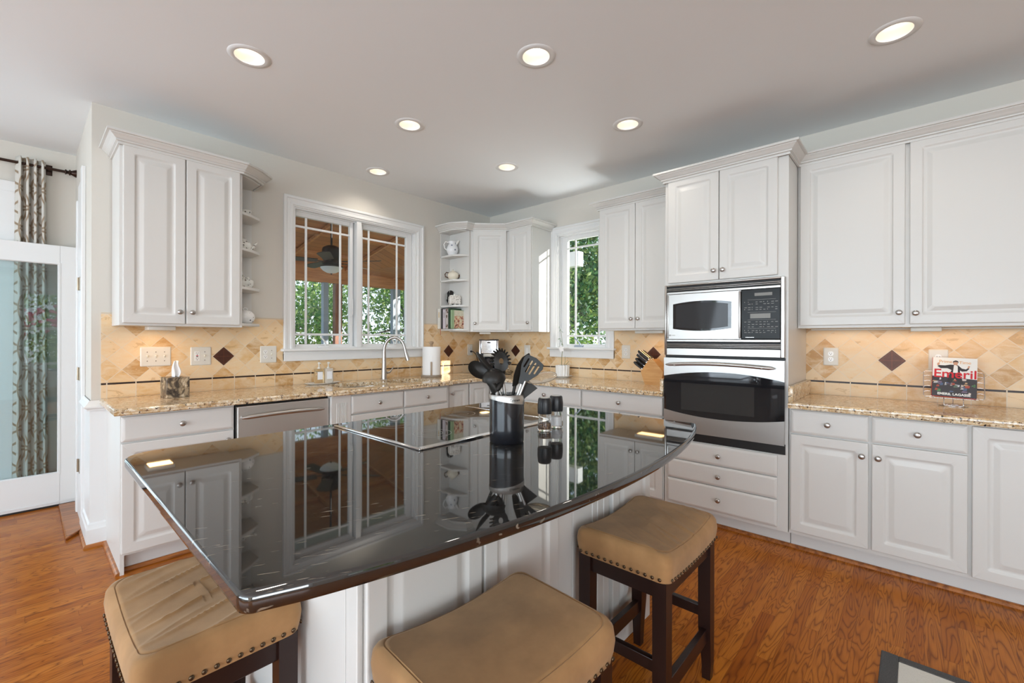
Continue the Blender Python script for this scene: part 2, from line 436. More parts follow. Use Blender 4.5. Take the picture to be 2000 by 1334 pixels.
def m_black_granite():
    m, nt, b = new_mat('black_granite'); k = NT(nt); v = k.obj()
    n0 = k.noise(v, 180.0, 2.0)
    # short pale flecks lying along one direction
    w = k.map(v, (1, 1, 1), (0, 0, R(24)))
    f1 = k.noise(k.map(w, (22.0, 150.0, 60.0)), 1.0, 2.0, 0.5); f2 = k.noise(w, 5.0, 2.0)
    fl = k.m('MULTIPLY', k.ramp(f1, [(0.650, (0, 0, 0)), (0.72, (1, 1, 1))]), k.ramp(f2, [(0.40, (0, 0, 0)), (0.58, (1, 1, 1))]))
    # a few larger veins
    f3 = k.noise(k.map(w, (3.0, 24.0, 10.0)), 1.0, 5.0, 0.75); vein = k.ramp(f3, [(0.70, (0, 0, 0)), (0.75, (1, 1, 1))])
    base = k.mix(n0, (0.006, 0.006, 0.007), (0.022, 0.020, 0.018))
    base = k.mix(k.m('MULTIPLY', fl, 0.6), base, (0.45, 0.38, 0.29)); base = k.mix(k.m('MULTIPLY', vein, 0.8), base, (0.50, 0.42, 0.32))
    k.L(base, b.inputs['Base Color']); b.inputs['Roughness'].default_value = 0.028; b.inputs['IOR'].default_value = 1.95
    return m
M['blackgranite'] = m_black_granite()

def m_suede():
    m, nt, b = new_mat('tan_microsuede'); k = NT(nt); v = k.obj()
    n = k.noise(v, 7.0, 4.0, 0.6); f = k.noise(v, 420.0, 2.0)
    base = k.ramp(n, [(0.35, (0.270, 0.138, 0.050)), (0.65, (0.385, 0.205, 0.080))])
    k.L(base, b.inputs['Base Color']); b.inputs['Roughness'].default_value = 0.9; b.inputs['Sheen Weight'].default_value = 0.35
    b.inputs['Sheen Tint'].default_value = (0.8, 0.68, 0.52, 1)
    k.L(k.bump(f, 0.12, 0.001), b.inputs['Normal'])
    return m
M['suede'] = m_suede()
M['seam'] = mat('seam_thread', (0.16, 0.10, 0.055), 0.9)

def m_curtain():
    """white cloth printed with interlocking taupe rings"""
    m, nt, b = new_mat('printed_curtain'); k = NT(nt); u = k.n('ShaderNodeTexCoord').outputs['UV']; s = k.sep(u)
    P_ = 0.24
    def rings(ox, oy):
        fx = k.m('SUBTRACT', k.m('FRACT', k.m('ADD', k.m('DIVIDE', s[0], P_), ox)), 0.5)
        fy = k.m('SUBTRACT', k.m('FRACT', k.m('ADD', k.m('DIVIDE', s[1], P_*1.25), oy)), 0.5)
        d = k.m('SQRT', k.m('ADD', k.m('MULTIPLY', fx, fx), k.m('MULTIPLY', fy, fy)))
        return k.m('LESS_THAN', k.m('ABSOLUTE', k.m('SUBTRACT', d, 0.47)), 0.026)
    f = k.m('MAXIMUM', rings(0, 0), rings(0.5, 0.5))
    k.L(k.mix(f, (0.80, 0.77, 0.71), (0.40, 0.29, 0.19)), b.inputs['Base Color']); b.inputs['Roughness'].default_value = 0.85
    tl = k.n('ShaderNodeBsdfTranslucent'); mx = k.n('ShaderNodeMixShader'); mx.inputs[0].default_value = 0.35
    tl.inputs[0].default_value = (0.75, 0.74, 0.70, 1)
    out = [n for n in nt.nodes if n.type == 'OUTPUT_MATERIAL'][0]
    k.L(b.outputs[0], mx.inputs[1]); k.L(tl.outputs[0], mx.inputs[2]); k.L(mx.outputs[0], out.inputs[0])
    return m
M['curtain'] = m_curtain()

def m_photo_box():
    m, nt, b = new_mat('printed_tissue_box'); k = NT(nt); v = k.obj()
    n1 = k.noise(k.map(v, (1, 1, 1), (0, 0.7, 0)), 11.0, 4.0, 0.65, 1.2); n2 = k.noise(k.map(v, (60, 60, 14), (0, 0.7, 0)), 1.0, 4.0, 0.6)
    c = k.ramp(n1, [(0.30, (0.018, 0.015, 0.014)), (0.45, (0.10, 0.075, 0.055)), (0.55, (0.42, 0.31, 0.19)), (0.64, (0.66, 0.55, 0.40)), (0.75, (0.20, 0.22, 0.24))])
    c = k.mix(k.ramp(n2, [(0.5, (0, 0, 0)), (0.62, (0.75, 0.75, 0.75))]), c, (0.05, 0.04, 0.03))
    k.L(c, b.inputs['Base Color']); b.inputs['Roughness'].default_value = 0.25
    return m
M['photobox'] = m_photo_box()

def m_speckled(name, base, spot, scale, th, rough=0.2):
    m, nt, b = new_mat(name); k = NT(nt); v = k.obj()
    d = k.vor(v, scale, 'F1', 'Distance'); c = k.sep(k.vor(v, scale, 'F1', 'Color'))
    f = k.m('MULTIPLY', k.m('LESS_THAN', d, th), k.m('GREATER_THAN', c[0], 0.45))
    k.L(k.mix(f, base, spot), b.inputs['Base Color']); b.inputs['Roughness'].default_value = rough
    return m
M['floral'] = m_speckled('floral_porcelain', (0.78, 0.76, 0.71), (0.22, 0.19, 0.16), 55.0, 0.36)
M['dotted'] = m_speckled('dotted_porcelain', (0.82, 0.80, 0.78), (0.03, 0.025, 0.03), 48.0, 0.24)
M['cream'] = mat('cream_glaze', (0.74, 0.68, 0.56), 0.2)
M['brownglaze'] = mat('brown_glaze', (0.10, 0.055, 0.035), 0.25)
M['blueprint'] = m_speckled('blue_flower_porcelain', (0.80, 0.81, 0.82), (0.24, 0.27, 0.34), 26.0, 0.30)

def m_leaf(name, a, b_, c):
    m, nt, b = new_mat(name); k = NT(nt)
    oi = k.n('ShaderNodeNewGeometry').outputs['Random Per Island']
    k.L(k.ramp(oi, [(0.0, a), (0.5, b_), (1.0, c)]), b.inputs['Base Color']); b.inputs['Roughness'].default_value = 0.5
    # thin leaves let sunlight through
    tl = k.n('ShaderNodeBsdfTranslucent'); mx = k.n('ShaderNodeMixShader'); mx.inputs[0].default_value = 0.4
    out = [n for n in nt.nodes if n.type == 'OUTPUT_MATERIAL'][0]
    k.L(k.ramp(oi, [(0.0, a), (0.5, b_), (1.0, c)]), tl.inputs[0])
    k.L(b.outputs[0], mx.inputs[1]); k.L(tl.outputs[0], mx.inputs[2]); k.L(mx.outputs[0], out.inputs[0])
    return m
M['leaf_green'] = m_leaf('bright_leaves', (0.07, 0.17, 0.035), (0.20, 0.36, 0.075), (0.52, 0.58, 0.18))
M['leaf_dark'] = m_leaf('evergreen_leaves', (0.025, 0.085, 0.035), (0.07, 0.18, 0.06), (0.34, 0.42, 0.12))  # leaf tones spread wide to mimic deep shade and yellow-green highlights
M['leaf_grey'] = m_leaf('pale_leaves', (0.26, 0.34, 0.16), (0.38, 0.44, 0.22), (0.52, 0.52, 0.34))
M['bark'] = m_oak('bark', (0.20, 0.16, 0.13), (0.07, 0.055, 0.045), 0.9, (40, 40, 6))
M['grass'] = m_oak('lawn', (0.16, 0.26, 0.06), (0.08, 0.15, 0.03), 0.95, (3, 3, 3))

def m_porch():
    m, nt, b = new_mat('cedar_boards'); k = NT(nt); v = k.obj(); s = k.sep(v)
    f = k.m('FRACT', k.m('DIVIDE', s[1], 0.14)); e = k.m('LESS_THAN', f, 0.05)
    idn = k.n('ShaderNodeTexWhiteNoise', noise_dimensions='1D'); k.L(k.m('FLOOR', k.m('DIVIDE', s[1], 0.14)), idn.inputs['W'])
    g = k.noise(k.map(v, (2, 40, 40)), 1.0, 3.0)
    c = k.mix(idn.outputs[0], (0.42, 0.15, 0.045), (0.56, 0.22, 0.07)); c = k.mix(k.m('MULTIPLY', g, 0.5), c, (0.30, 0.09, 0.028))
    c = k.mix(k.m('MULTIPLY', e, 0.8), c, (0.03, 0.01, 0.005))
    k.L(c, b.inputs['Base Color']); b.inputs['Roughness'].default_value = 0.5
    return m
M['cedar'] = m_porch()
M['beam'] = m_oak('cedar_beam', (0.62, 0.26, 0.09), (0.42, 0.15, 0.045), 0.5, (3, 30, 30))
M['post'] = m_oak('stained_post', (0.28, 0.095, 0.04), (0.17, 0.052, 0.022), 0.5, (30, 30, 3))
def m_cover():
    """a cook-book cover: dishes on a plate over a pale ground"""
    m, nt, b = new_mat('cookbook_cover'); k = NT(nt); v = k.obj()
    c = k.ramp(k.noise(v, 38.0, 3.0, 0.6, 1.0), [(0.36, (0.05, 0.03, 0.025)), (0.45, (0.40, 0.10, 0.07)), (0.52, (0.62, 0.40, 0.22)), (0.58, (0.74, 0.66, 0.52)), (0.68, (0.22, 0.30, 0.14))])
    s = k.sep(v)
    top = k.m('GREATER_THAN', s[2], 0.135)
    k.L(k.mix(k.m('MULTIPLY', top, 0.85), c, (0.62, 0.62, 0.48)), b.inputs['Base Color']); b.inputs['Roughness'].default_value = 0.3
    return m
M['cover'] = m_cover()
def book_col(name, col): return mat(name, col, 0.5)
# ------------------------------------------------------------------ the room
H = 2.765
CANS = [(-2.995, -1.23), (-1.996, -2.34), (-0.996, -3.726), (-2.002, -1.227), (-1.009, -2.343), (-1.691, -0.302), (-1.011, -1.218)]
struct('floor', MB().box(-8.0, 0.0, -8.0, 1.22, -0.05, 0.0), M['floor'])

def ceiling():
    bm = bmesh.new(); es = []
    def loop(pts):
        vs = [bm.verts.new((x, y, H)) for x, y in pts]
        for i in range(len(vs)): es.append(bm.edges.new((vs[i], vs[(i+1) % len(vs)])))
    loop([(-8.1, -8.1), (0.1, -8.1), (0.1, 1.3), (-8.1, 1.3)])
    for cx, cy in CANS: loop([(cx+0.072*cos(2*pi*k/32), cy+0.072*sin(2*pi*k/32)) for k in range(32)])
    bmesh.ops.triangle_fill(bm, use_beauty=True, use_dissolve=False, edges=es, normal=(0, 0, -1))
    return struct('ceiling', bm, M['ceil'])
ceiling()

def wall_A(mb, x0, x1, y0, y1, openings, axis='x', h=2.80):
    """wall slab between two depths with rectangular openings (a0, a1, z0, z1) along its length"""
    def B(a0, a1, z0, z1):
        if a1-a0 < 1e-4 or z1-z0 < 1e-4: return
        if axis == 'x': mb.box(a0, a1, y0, y1, z0, z1)
        else: mb.box(y0, y1, a0, a1, z0, z1)
    a = x0
    for o0, o1, z0, z1 in sorted(openings):
        B(a, o0, 0, h); B(o0, o1, 0, z0); B(o0, o1, z1, h); a = o1
    B(a, x1, 0, h)
    return mb
struct('wall_back', wall_A(MB(), -3.5, 0.15, 0.0, 0.15, [(-2.282, -1.068, 1.205, 2.385)]), M['wall'])
struct('wall_right', wall_A(MB(), -8.0, 0.0, 0.0, 0.15, [(-1.60, -1.012, 1.205, 2.385)], 'y'), M['wall'])
struct('wall_return', MB().box(-3.5, -3.35, 0.15, 1.22, 0, 2.8), M['wall'])
struct('wall_far', wall_A(MB(), -8.0, -3.35, 1.22, 1.37, [(-6.0, -3.83, 0.0, 2.39)]), M['wall'])
struct('wall_left', wall_A(MB(), -8.0, 1.37, -8.15, -8.0, [(-5.5, -0.1, 0.4, 2.5)], 'y'), M['wall'])
struct('wall_rear', wall_A(MB(), -8.0, 0.15, -8.15, -8.0, [(-7.5, -4.6, 0.5, 2.45), (-3.80, -2.9, 0.7, 2.30)]), M['wall'])

def frame_loft(mb, x0, x1, z0, z1, prof, Mx=None):
    """mitred rectangular frame; prof = closed list of (inset, y)"""
    rr = []
    for i, y in prof:
        rr.append([(x0+i, y, z0+i), (x1-i, y, z0+i), (x1-i, y, z1-i), (x0+i, y, z1-i)])
    mb.rings(rr, loop=True, M=Mx); return mb
MA = Matrix.Identity(4)
MBW = Matrix.Rotation(-pi/2, 4, 'Z')       # wall B: local x runs toward -y, local +y runs outdoors
CASING = [(0, 0.0), (0, -0.020), (0.006, -0.024), (0.020, -0.024), (0.026, -0.017), (0.050, -0.014), (0.056, -0.017), (0.070, -0.017), (0.078, -0.010), (0.084, -0.010), (0.084, 0.0)]
def window(name, Mx, x0, x1, z0, z1, sashes, mats_jamb):
    """x0..x1 is the opening; sashes: list of (glass x0, x1, muntin xs)"""
    root = bpy.data.objects.new(name, None); COL.objects.link(root); root['kind'] = 'structure'
    obj('casing', frame_loft(MB(), x0-0.085, x1+0.085, z0-0.085, z1+0.085, CASING, Mx), M['trimw'], root, 30)
    obj('stool', MB().box(x0-0.105, x1+0.105, -0.055, 0.07, z0-0.014, z0+0.006, 0.006, M=Mx).box(x0-0.085, x1+0.085, -0.028, 0.0, z0-0.030, z0-0.014, 0.004, M=Mx), M['trimw'], root, 30)
    obj('apron', MB().box(x0-0.085, x1+0.085, -0.026, 0.0, z0-0.095, z0-0.028, 0.004, M=Mx), M['trimw'], root, 30)
    obj('jamb', frame_loft(MB(), x0, x1, z0, z1, [(0, 0), (0, 0.14), (0.012, 0.14), (0.012, 0.045), (0.020, 0.045), (0.020, 0.035), (0.012, 0.035), (0.012, 0)], Mx), M['trimw'], root)
    zt0, zt1 = z0+0.042, z1-0.058
    for gi, (g0, g1, mx) in enumerate(sashes):
        l = MB(); st = 0.042
        left = sashes[gi-1][1]+0.058 if gi else x0+0.012
        right = g1+0.03 if gi < len(sashes)-1 else x1-0.020
        # stiles and rails
        for a, b in ((left, g0), (g1, right)): l.box(a, b, 0.045, 0.085, z0+0.012, z1-0.012, 0.004, M=Mx)
        for a, b in ((z0+0.012, zt0), (zt1, z1-0.012)): l.box(g0, g1, 0.045, 0.085, a, b, 0.004, M=Mx)
        obj('sash', l, M['trimw'], root, 30)
        g = MB()
        for x in mx: g.box(x-0.0095, x+0.0095, 0.052, 0.064, zt0, zt1, 0.003, 1, M=Mx)
        for z in (zt0+0.084, zt1-0.084): g.box(g0, g1, 0.0525, 0.0635, z-0.0095, z+0.0095, 0.003, 1, M=Mx)
        obj('muntin_grid', g, M['trimw'], root, 30)
        obj('glass_pane', MB().box(g0-0.005, g1+0.005, 0.067, 0.071, zt0-0.005, zt1+0.005, M=Mx), M['glass'], root)
    return root
w1 = window('window_1', MA, -2.282, -1.068, 1.205, 2.385, [(-2.250, -1.767, (-2.160, -1.855)), (-1.639, -1.154, (-1.572, -1.262))], None)
obj('mullion', MB().box(-1.722, -1.674, 0.0, 0.12, 1.217, 2.373, 0.004), M['trimw'], w1, 30)
w2 = window('window_2', MBW, 1.012, 1.600, 1.205, 2.385, [(1.104, 1.556, (1.200, 1.478))], None)
def crank(Mx, x, parent, m):
    b = MB().box(x-0.05, x+0.05, 0.012, 0.045, 1.213, 1.235, 0.008, M=Mx).tube([(x+0.02, 0.03, 1.235), (x+0.012, 0.012, 1.262), (x-0.03, 0.004, 1.305)], [0.009, 0.008, 0.006], 8, M=Mx).sphere((x-0.032, 0.003, 1.310), 0.010, seg=10, M=Mx)
    obj('crank_handle', b, m, parent, 40)
crank(MA, -2.02, w1, M['trimw']); crank(MA, -1.33, w1, M['trimw'])
crank(MBW, 1.26, w2, M['greypost'])
obj('sash_lock', MB().tube([(-1.752, 0.040, 1.50), (-1.752, 0.022, 1.53), (-1.752, 0.022, 1.66)], [0.008, 0.006, 0.005], 8), M['trimw'], w1, 40)

# windows of the family room behind the camera: plain frames with mullions
def plain_window(name, Mx, a0, a1, z0, z1, n):
    root = bpy.data.objects.new(name, None); COL.objects.link(root); root['kind'] = 'structure'
    obj('casing', frame_loft(MB(), a0-0.085, a1+0.085, z0-0.085, z1+0.085, CASING, Mx), M['trimw'], root, 30)
    g = MB()
    for k in range(n+1):
        x = a0+(a1-a0)*k/n; g.box(x-0.035, x+0.035, 0.03, 0.10, z0, z1, M=Mx)
    for z in (z0+0.03, (z0+z1)/2, z1-0.03): g.box(a0, a1, 0.032, 0.098, z-0.03, z+0.03, M=Mx)
    obj('sash', g, M['trimw'], root)
plain_window('window_3', Matrix.Translation((-8.0, 0, 0)) @ Matrix.Rotation(pi/2, 4, 'Z'), -5.5, -0.1, 0.4, 2.5, 5)
plain_window('window_4', Matrix.Translation((0, -8.0, 0)) @ Matrix.Rotation(pi, 4, 'Z'), 4.6, 7.5, 0.5, 2.45, 3)
plain_window('window_6', Matrix.Translation((0, -8.0, 0)) @ Matrix.Rotation(pi, 4, 'Z'), 2.9, 3.8, 0.7, 2.30, 1)

# ---- backsplash tile (origin of each slab = centre of an accent tile, so the diamonds line up with it)
def backsplash(name, Mx, cx, boxes, accents):
    root_loc = Mx @ Vector((cx, 0, 0))
    mb = MB()
    for a0, a1, z0, z1 in boxes: mb.box(a0-cx, a1-cx, -0.009, 0.0, z0, z1)
    o = struct(name, mb, M['tile'])
    o.matrix_world = Matrix.Translation(root_loc) @ Mx.to_3x3().to_4x4()
    for a in accents:
        q = 0.0685
        t = obj('accent_tile', MB().prism([(q, 0), (0, q), (-q, 0), (0, -q)], 0.0, 0.004, M=Matrix.Rotation(pi/2, 4, 'X'), bev=0.0015, seg=1), M['accent'], o)
        t.location = (a-cx, -0.0085, 1.163); t['label'] = 'dark bronze diamond tile'
    return o
backsplash('trim_1', MA, -2.786, [(-3.455, -2.368, 0.914, 1.458), (-2.368, -0.982, 0.914, 1.115), (-0.982, -0.009, 0.914, 1.458)], [-2.786, -0.645])
backsplash('trim_2', MBW, 0.428, [(0.0, 0.926, 0.914, 1.458), (0.926, 1.2, 0.914, 1.115)], [0.428])
backsplash('trim_3', MBW, 2.074, [(1.2, 1.686, 0.914, 1.115), (1.686, 2.44, 0.914, 1.458)], [2.074])
backsplash('trim_4', MBW, 3.690, [(3.205, 6.2, 0.914, 1.458)], [3.690])

# ---- end of the back wall: white dado with cap and base, side casing of the doorway round the corner
cap = [(0, 0.842), (0.012, 0.842), (0.014, 0.852), (0.026, 0.860), (0.028, 0.868), (0.010, 0.890), (0.006, 0.900), (0, 0.905)]
dado = MB()
pth = [(-3.5, 0.36), (-3.5, 0.0), (-3.425, 0.0)]
def along(prof): return sweep_open([(-3.5, 0.36), (-3.5, 0.0), (-3.425, 0.0)][::-1], [(-a, z) for a, z in prof])
dado.box(-3.506, -3.425, -0.006, 0.36, 0.0, 0.845)
struct('trim_5', dado, M['trimw'])
def wrap(name, prof, m):
    P = [(-3.506, 0.36), (-3.506, -0.006), (-3.425, -0.006)]
    rows = []
    for (x, y), (ox, oy) in zip(P, [(-1, 0), (-1, -1), (0, -1)]):
        rows.append([(x+ox*o, y+oy*o, z) for o, z in prof])
    o = MB().rings(rows); return struct(name, o, m, 30)
wrap('trim_6', cap, M['trimw'])
wrap('baseboard_end', [(0, 0.0), (0.016, 0.0), (0.016, 0.105), (0.010, 0.118), (0.008, 0.135), (0, 0.145)], M['trimw'])
wrap('trim_7', [(0.0, 0.0), (0.030, 0.0), (0.029, 0.010), (0.022, 0.017), (0.010, 0.020), (0, 0.020)], M['oak'])
# doorway casing and jamb on the return wall
cs = MB()
cs.box(-3.522, -3.5, 0.36, 0.45, 0.0, 2.46, 0.004).box(-3.516, -3.5, 0.45, 0.74, 0.0, 2.40, 0.003).box(-3.524, -3.5, 0.74, 0.80, 0.0, 2.30, 0.004)
struct('trim_8', cs, M['trimw'], 30)
th = MB().prism([(-3.60, 0.20), (-3.50, 0.36), (-3.50, 1.05), (-3.60, 1.05)], 0.0, 0.022, bev=0.006)
struct('trim_9', th, M['oak'], 30)
for hz in (1.674, 1.045, 0.402):
    o = struct('trim_10', MB().box(-3.523, -3.516, 0.47, 0.545, hz-0.045, hz+0.045, 0.002).tube([(-3.526, 0.545, hz-0.045), (-3.526, 0.545, hz+0.045)], 0.006, 8), M['brass'])
# baseboards of the right wall and the far wall
struct('baseboard_far', MB().box(-3.83, -3.5, 1.205, 1.22, 0, 0.13, 0.004), M['trimw'])

# ---- patio door and transom in the far wall
pw = bpy.data.objects.new('window_5', None); COL.objects.link(pw); pw['kind'] = 'structure'
fr = MB()
fr.box(-3.93, -3.745, 1.19, 1.23, 0.0, 2.39, 0.004).box(-6.1, -3.745, 1.192, 1.228, 2.385, 2.465, 0.004)
obj('casing', fr, M['trimw'], pw, 30)
tr = MB(); frame_loft(tr, -5.2, -3.92, 2.12, 2.385, [(0, 1.25), (0, 1.20), (0.012, 1.195), (0.06, 1.195), (0.07, 1.21), (0.07, 1.25)])
obj('transom_frame', tr, M['trimw'], pw, 30)
obj('transom_shade', MB().box(-5.14, -3.98, 1.222, 1.232, 2.18, 2.33), M['cab'], pw)
pf = MB()
for x in (-3.955, -4.86, -5.95): pf.box(x-0.045, x+0.045, 1.24, 1.30, 0.0, 2.14, 0.005)
pf.box(-6.0, -3.9, 1.24, 1.30, 0.0, 0.16, 0.005).box(-6.0, -3.9, 1.24, 1.30, 2.04, 2.14, 0.005).box(-6.0, -3.9, 1.25, 1.285, 1.02, 1.06)
obj('sash', pf, M['trimw'], pw, 30)
obj('glass_pane', MB().box(-5.95, -3.955, 1.268, 1.272, 0.1, 2.1), M['glass'], pw)

# ---- glazed door swung open in front of it
dr = bpy.data.objects.new('door_1', None); COL.objects.link(dr); dr['kind'] = 'structure'
x0, x1, z0, z1 = -4.26, -3.478, 0.014, 2.006
slab = MB()
for a, b, c, d in ((x0, x0+0.115, z0, z1), (x1-0.115, x1, z0, z1), (x0+0.115, x1-0.115, z0, 0.250), (x0+0.115, x1-0.115, 1.872, z1)):
    slab.box(a, b, 1.085, 1.128, c, d, 0.002, 1)
slab.box(x0+0.01, x1-0.01, 1.079, 1.085, z0+0.018, z0+0.026)
obj('door_slab', slab, M['trimw'], dr, 30)
bead = MB(); frame_loft(bead, x0+0.113, x1-0.113, 0.248, 1.874, [(0, 1.10), (0, 1.082), (0.010, 1.082), (0.016, 1.095), (0.016, 1.10)])
obj('glazing_bead', bead, M['trimw'], dr, 30)
obj('glass_pane', MB().box(x0+0.11, x1-0.11, 1.104, 1.109, 0.245, 1.878), M['doorglass'], dr)
obj('under_door_shade', MB().box(x0, x1, 1.088, 1.125, 0.001, 0.014), M['dark'], dr)  # dark strip standing in for the shade in the gap under the door

# ---- curtain rod and curtain
rod = thing('curtain_rod', 'dark bronze curtain rod with a turned egg-shaped finial above the glazed door', 'curtain rod', (-3.9, 1.16, 2.605))
obj('rod', MB().tube([(-2.2, 0, 0), (0.345, 0, 0)], 0.0105, 12), M['bronze'], rod, 40)
obj('finial', MB().lathe([(0.0, 0), (0.018, 0), (0.020, 0.006), (0.012, 0.012), (0.012, 0.02), (0.022, 0.024), (0.022, 0.03), (0.016, 0.034), (0.030, 0.062), (0.031, 0.075), (0.022, 0.098), (0.006, 0.112), (0, 0.113)], 20, M=Matrix.Translation((0.335, 0, 0)) @ Matrix.Rotation(pi/2, 4, 'Y')), M['bronze'], rod, 40)
obj('bracket', MB().box(0.24, 0.26, 0.0, 0.06, -0.012, 0.012, 0.003).box(0.232, 0.268, 0.052, 0.06, -0.04, 0.04, 0.003), M['bronze'], rod, 30)
def curtain():
    bm = bmesh.new(); uvl = bm.loops.layers.uv.new('UVMap')
    nx, nz = 96, 60; W, Hh = 0.155, 2.63; L_ = 0.62
    g = [[None]*(nz+1) for _ in range(nx+1)]
    for i in range(nx+1):
        u = i/nx
        for j in range(nz+1):
            w = j/nz; z = 0.02 + Hh*w
            spread = 1.0 + 0.22*(1-w)
            a = 2*pi*4.0*u
            x = -3.752 + (u-0.5)*W*spread + 0.010*sin(a*2+0.6)
            y = 1.160 + 0.034*sin(a+0.5) + 0.006*sin(7*w+u*9)*(1-w)
            g[i][j] = bm.verts.new((x, y, z))
    for i in range(nx):
        for j in range(nz):
            f = bm.faces.new((g[i][j], g[i+1][j], g[i+1][j+1], g[i][j+1])); f.smooth = True
            for lp, (ii, jj) in zip(f.loops, ((i, j), (i+1, j), (i+1, j+1), (i, j+1))):
                lp[uvl].uv = (ii/nx*L_, jj/nz*Hh)
    o = obj('curtain', bm, M['curtain'])
    md = o.modifiers.new('thickness', 'SOLIDIFY'); md.thickness = 0.002
    return tag(o, 'white curtain printed with interlocking taupe rings hanging behind the glazed door', 'curtain')
curtain()
# ------------------------------------------------------------------ cabinets
DOORP = [(0, 0.0), (0, -0.016), (0.0015, -0.0190), (0.005, -0.0205), (0.050, -0.0205), (0.0535, -0.0195), (0.058, -0.0140), (0.066, -0.0120), (0.074, -0.0130), (0.094, -0.0195), (0.098, -0.0200)]
DRAWP = [(0, 0.0), (0, -0.014), (0.002, -0.0165), (0.010, -0.0185), (0.014, -0.0205), (0.017, -0.0205)]
def panel_bm(w, h, prof=DOORP, groove_r=0.012):
    rr = []
    for ins, y in prof:
        r = 0.003 if ins < 0.02 else groove_r
        rr.append([(x, y, z) for x, z in rrect(w, h, r, 4, ins, w/2, h/2)])
    return MB().rings(rr)
def knob_mb(r=0.0155):
    return MB().lathe([(0.0085, 0), (0.0085, 0.002), (0.0055, 0.005), (0.0052, 0.012), (0.009, 0.016), (r, 0.0195), (r*1.01, 0.0225), (r*0.92, 0.026), (r*0.62, 0.0285), (0, 0.0295)], 20, M=Matrix.Rotation(pi/2, 4, 'X'))
KNOB_ME = None
def knob(parent, x, z, y=-0.0205):
    global KNOB_ME
    if KNOB_ME is None:
        o = obj('knob', knob_mb(), M['nickel'], parent, 40); KNOB_ME = o.data
    else:
        o = bpy.data.objects.new('knob', KNOB_ME); COL.objects.link(o); o.parent = parent
    o.location = (x, y, z); o['label'] = 'small round brushed nickel knob'
    return o
def front(parent, kind, x, z, w, h, depth, kx=None, kz=None, name=None, rz=0.0, ox=0.0, oy=0.0):
    o = obj(name or kind, panel_bm(w, h, DOORP if kind == 'door' else DRAWP), M['cab'], parent, 35)
    o.location = (x, -depth, z)
    if kx is not None: knob(o, kx, kz)
    return o
def cab_thing(name, label, cat, wall, a0, group=None):
    """wall 'A': origin at x = a0 on the back wall; wall 'B': origin at y = -a0 on the right wall"""
    if wall == 'A': return thing(name, label, cat, (a0, 0, 0), 0, group)
    return thing(name, label, cat, (0, -a0, 0), -pi/2, group)
TOE = 0.105
def base_carcass(parent, w, depth=0.60, left_end=False, x0=0.0):
    b = MB().box(x0, w, -depth, -0.004, TOE, 0.876)
    if left_end: b.box(x0, x0+0.018, -depth, -0.011, 0.0, TOE)
    obj('carcass', b, M['cab'], parent)
    obj('toe_kick', MB().box(x0+(0.018 if left_end else 0), w, -depth+0.06, -depth+0.075, 0, TOE), M['toekick'], parent)

# --- back wall, left to right
c = cab_thing('base_cabinet', 'white base cabinet with a drawer over a door at the left counter end', 'cabinet', 'A', -3.430)
base_carcass(c, 0.545, 0.60, True)
front(c, 'drawer', 0.004, 0.728, 0.535, 0.136, 0.60, 0.268, 0.070)
front(c, 'door', 0.004, 0.118, 0.535, 0.600, 0.60, 0.500, 0.545)

c = cab_thing('base_cabinet', 'white sink cabinet standing forward of its neighbours, with two false drawers over doors', 'cabinet', 'A', -2.278)
obj('carcass', MB().box(0.148, 1.085, -0.655, -0.011, TOE, 0.655).box(0.148, 1.085, -0.655, -0.636, 0.655, 0.876).box(1.085, 1.10, -0.655, -0.011, 0.0, 0.876), M['cab'], c)
fl = MB().box(0, 0.148, -0.668, -0.60, 0.0, 0.876)
for k in range(7): fl.box(0.036+0.0115*k, 0.0425+0.0115*k, -0.6715, -0.667, 0.14, 0.82, 0.002, 1)
obj('fluted_pilaster', fl, M['cab'], c, 30)
obj('toe_kick', MB().box(0.148, 1.085, -0.595, -0.58, 0, TOE), M['toekick'], c)
front(c, 'drawer', 0.152, 0.728, 0.456, 0.136, 0.655, 0.228, 0.068, 'false_drawer')
front(c, 'drawer', 0.616, 0.728, 0.456, 0.136, 0.655, 0.228, 0.068, 'false_drawer')
front(c, 'door', 0.152, 0.118, 0.456, 0.600, 0.655, 0.42, 0.54)
front(c, 'door', 0.616, 0.118, 0.456, 0.600, 0.655, 0.036, 0.54)

c = cab_thing('base_cabinet', 'narrow white base cabinet with a single tall door between sink and corner', 'cabinet', 'A', -1.176)
base_carcass(c, 0.278)
front(c, 'door', 0.034, 0.118, 0.240, 0.746, 0.60, 0.034, 0.672)

c = thing('base_cabinet', 'white corner base cabinet with two doors meeting at the inner corner', 'cabinet', (0, 0, 0))
obj('carcass', MB().box(-0.896, -0.001, -0.60, -0.001, TOE, 0.876).box(-0.60, -0.001, -0.940, -0.60, TOE, 0.876), M['cab'], c)
obj('toe_kick', MB().box(-0.896, -0.54, -0.54, -0.525, 0, TOE).box(-0.54, -0.525, -0.94, -0.525, 0, TOE), M['toekick'], c)
front(c, 'door', -0.884, 0.118, 0.258, 0.746, 0.60)
o = obj('door', panel_bm(0.300, 0.746), M['cab'], c, 35); o.location = (-0.60, -0.632, 0.118); o.rotation_euler = (0, 0, -pi/2)

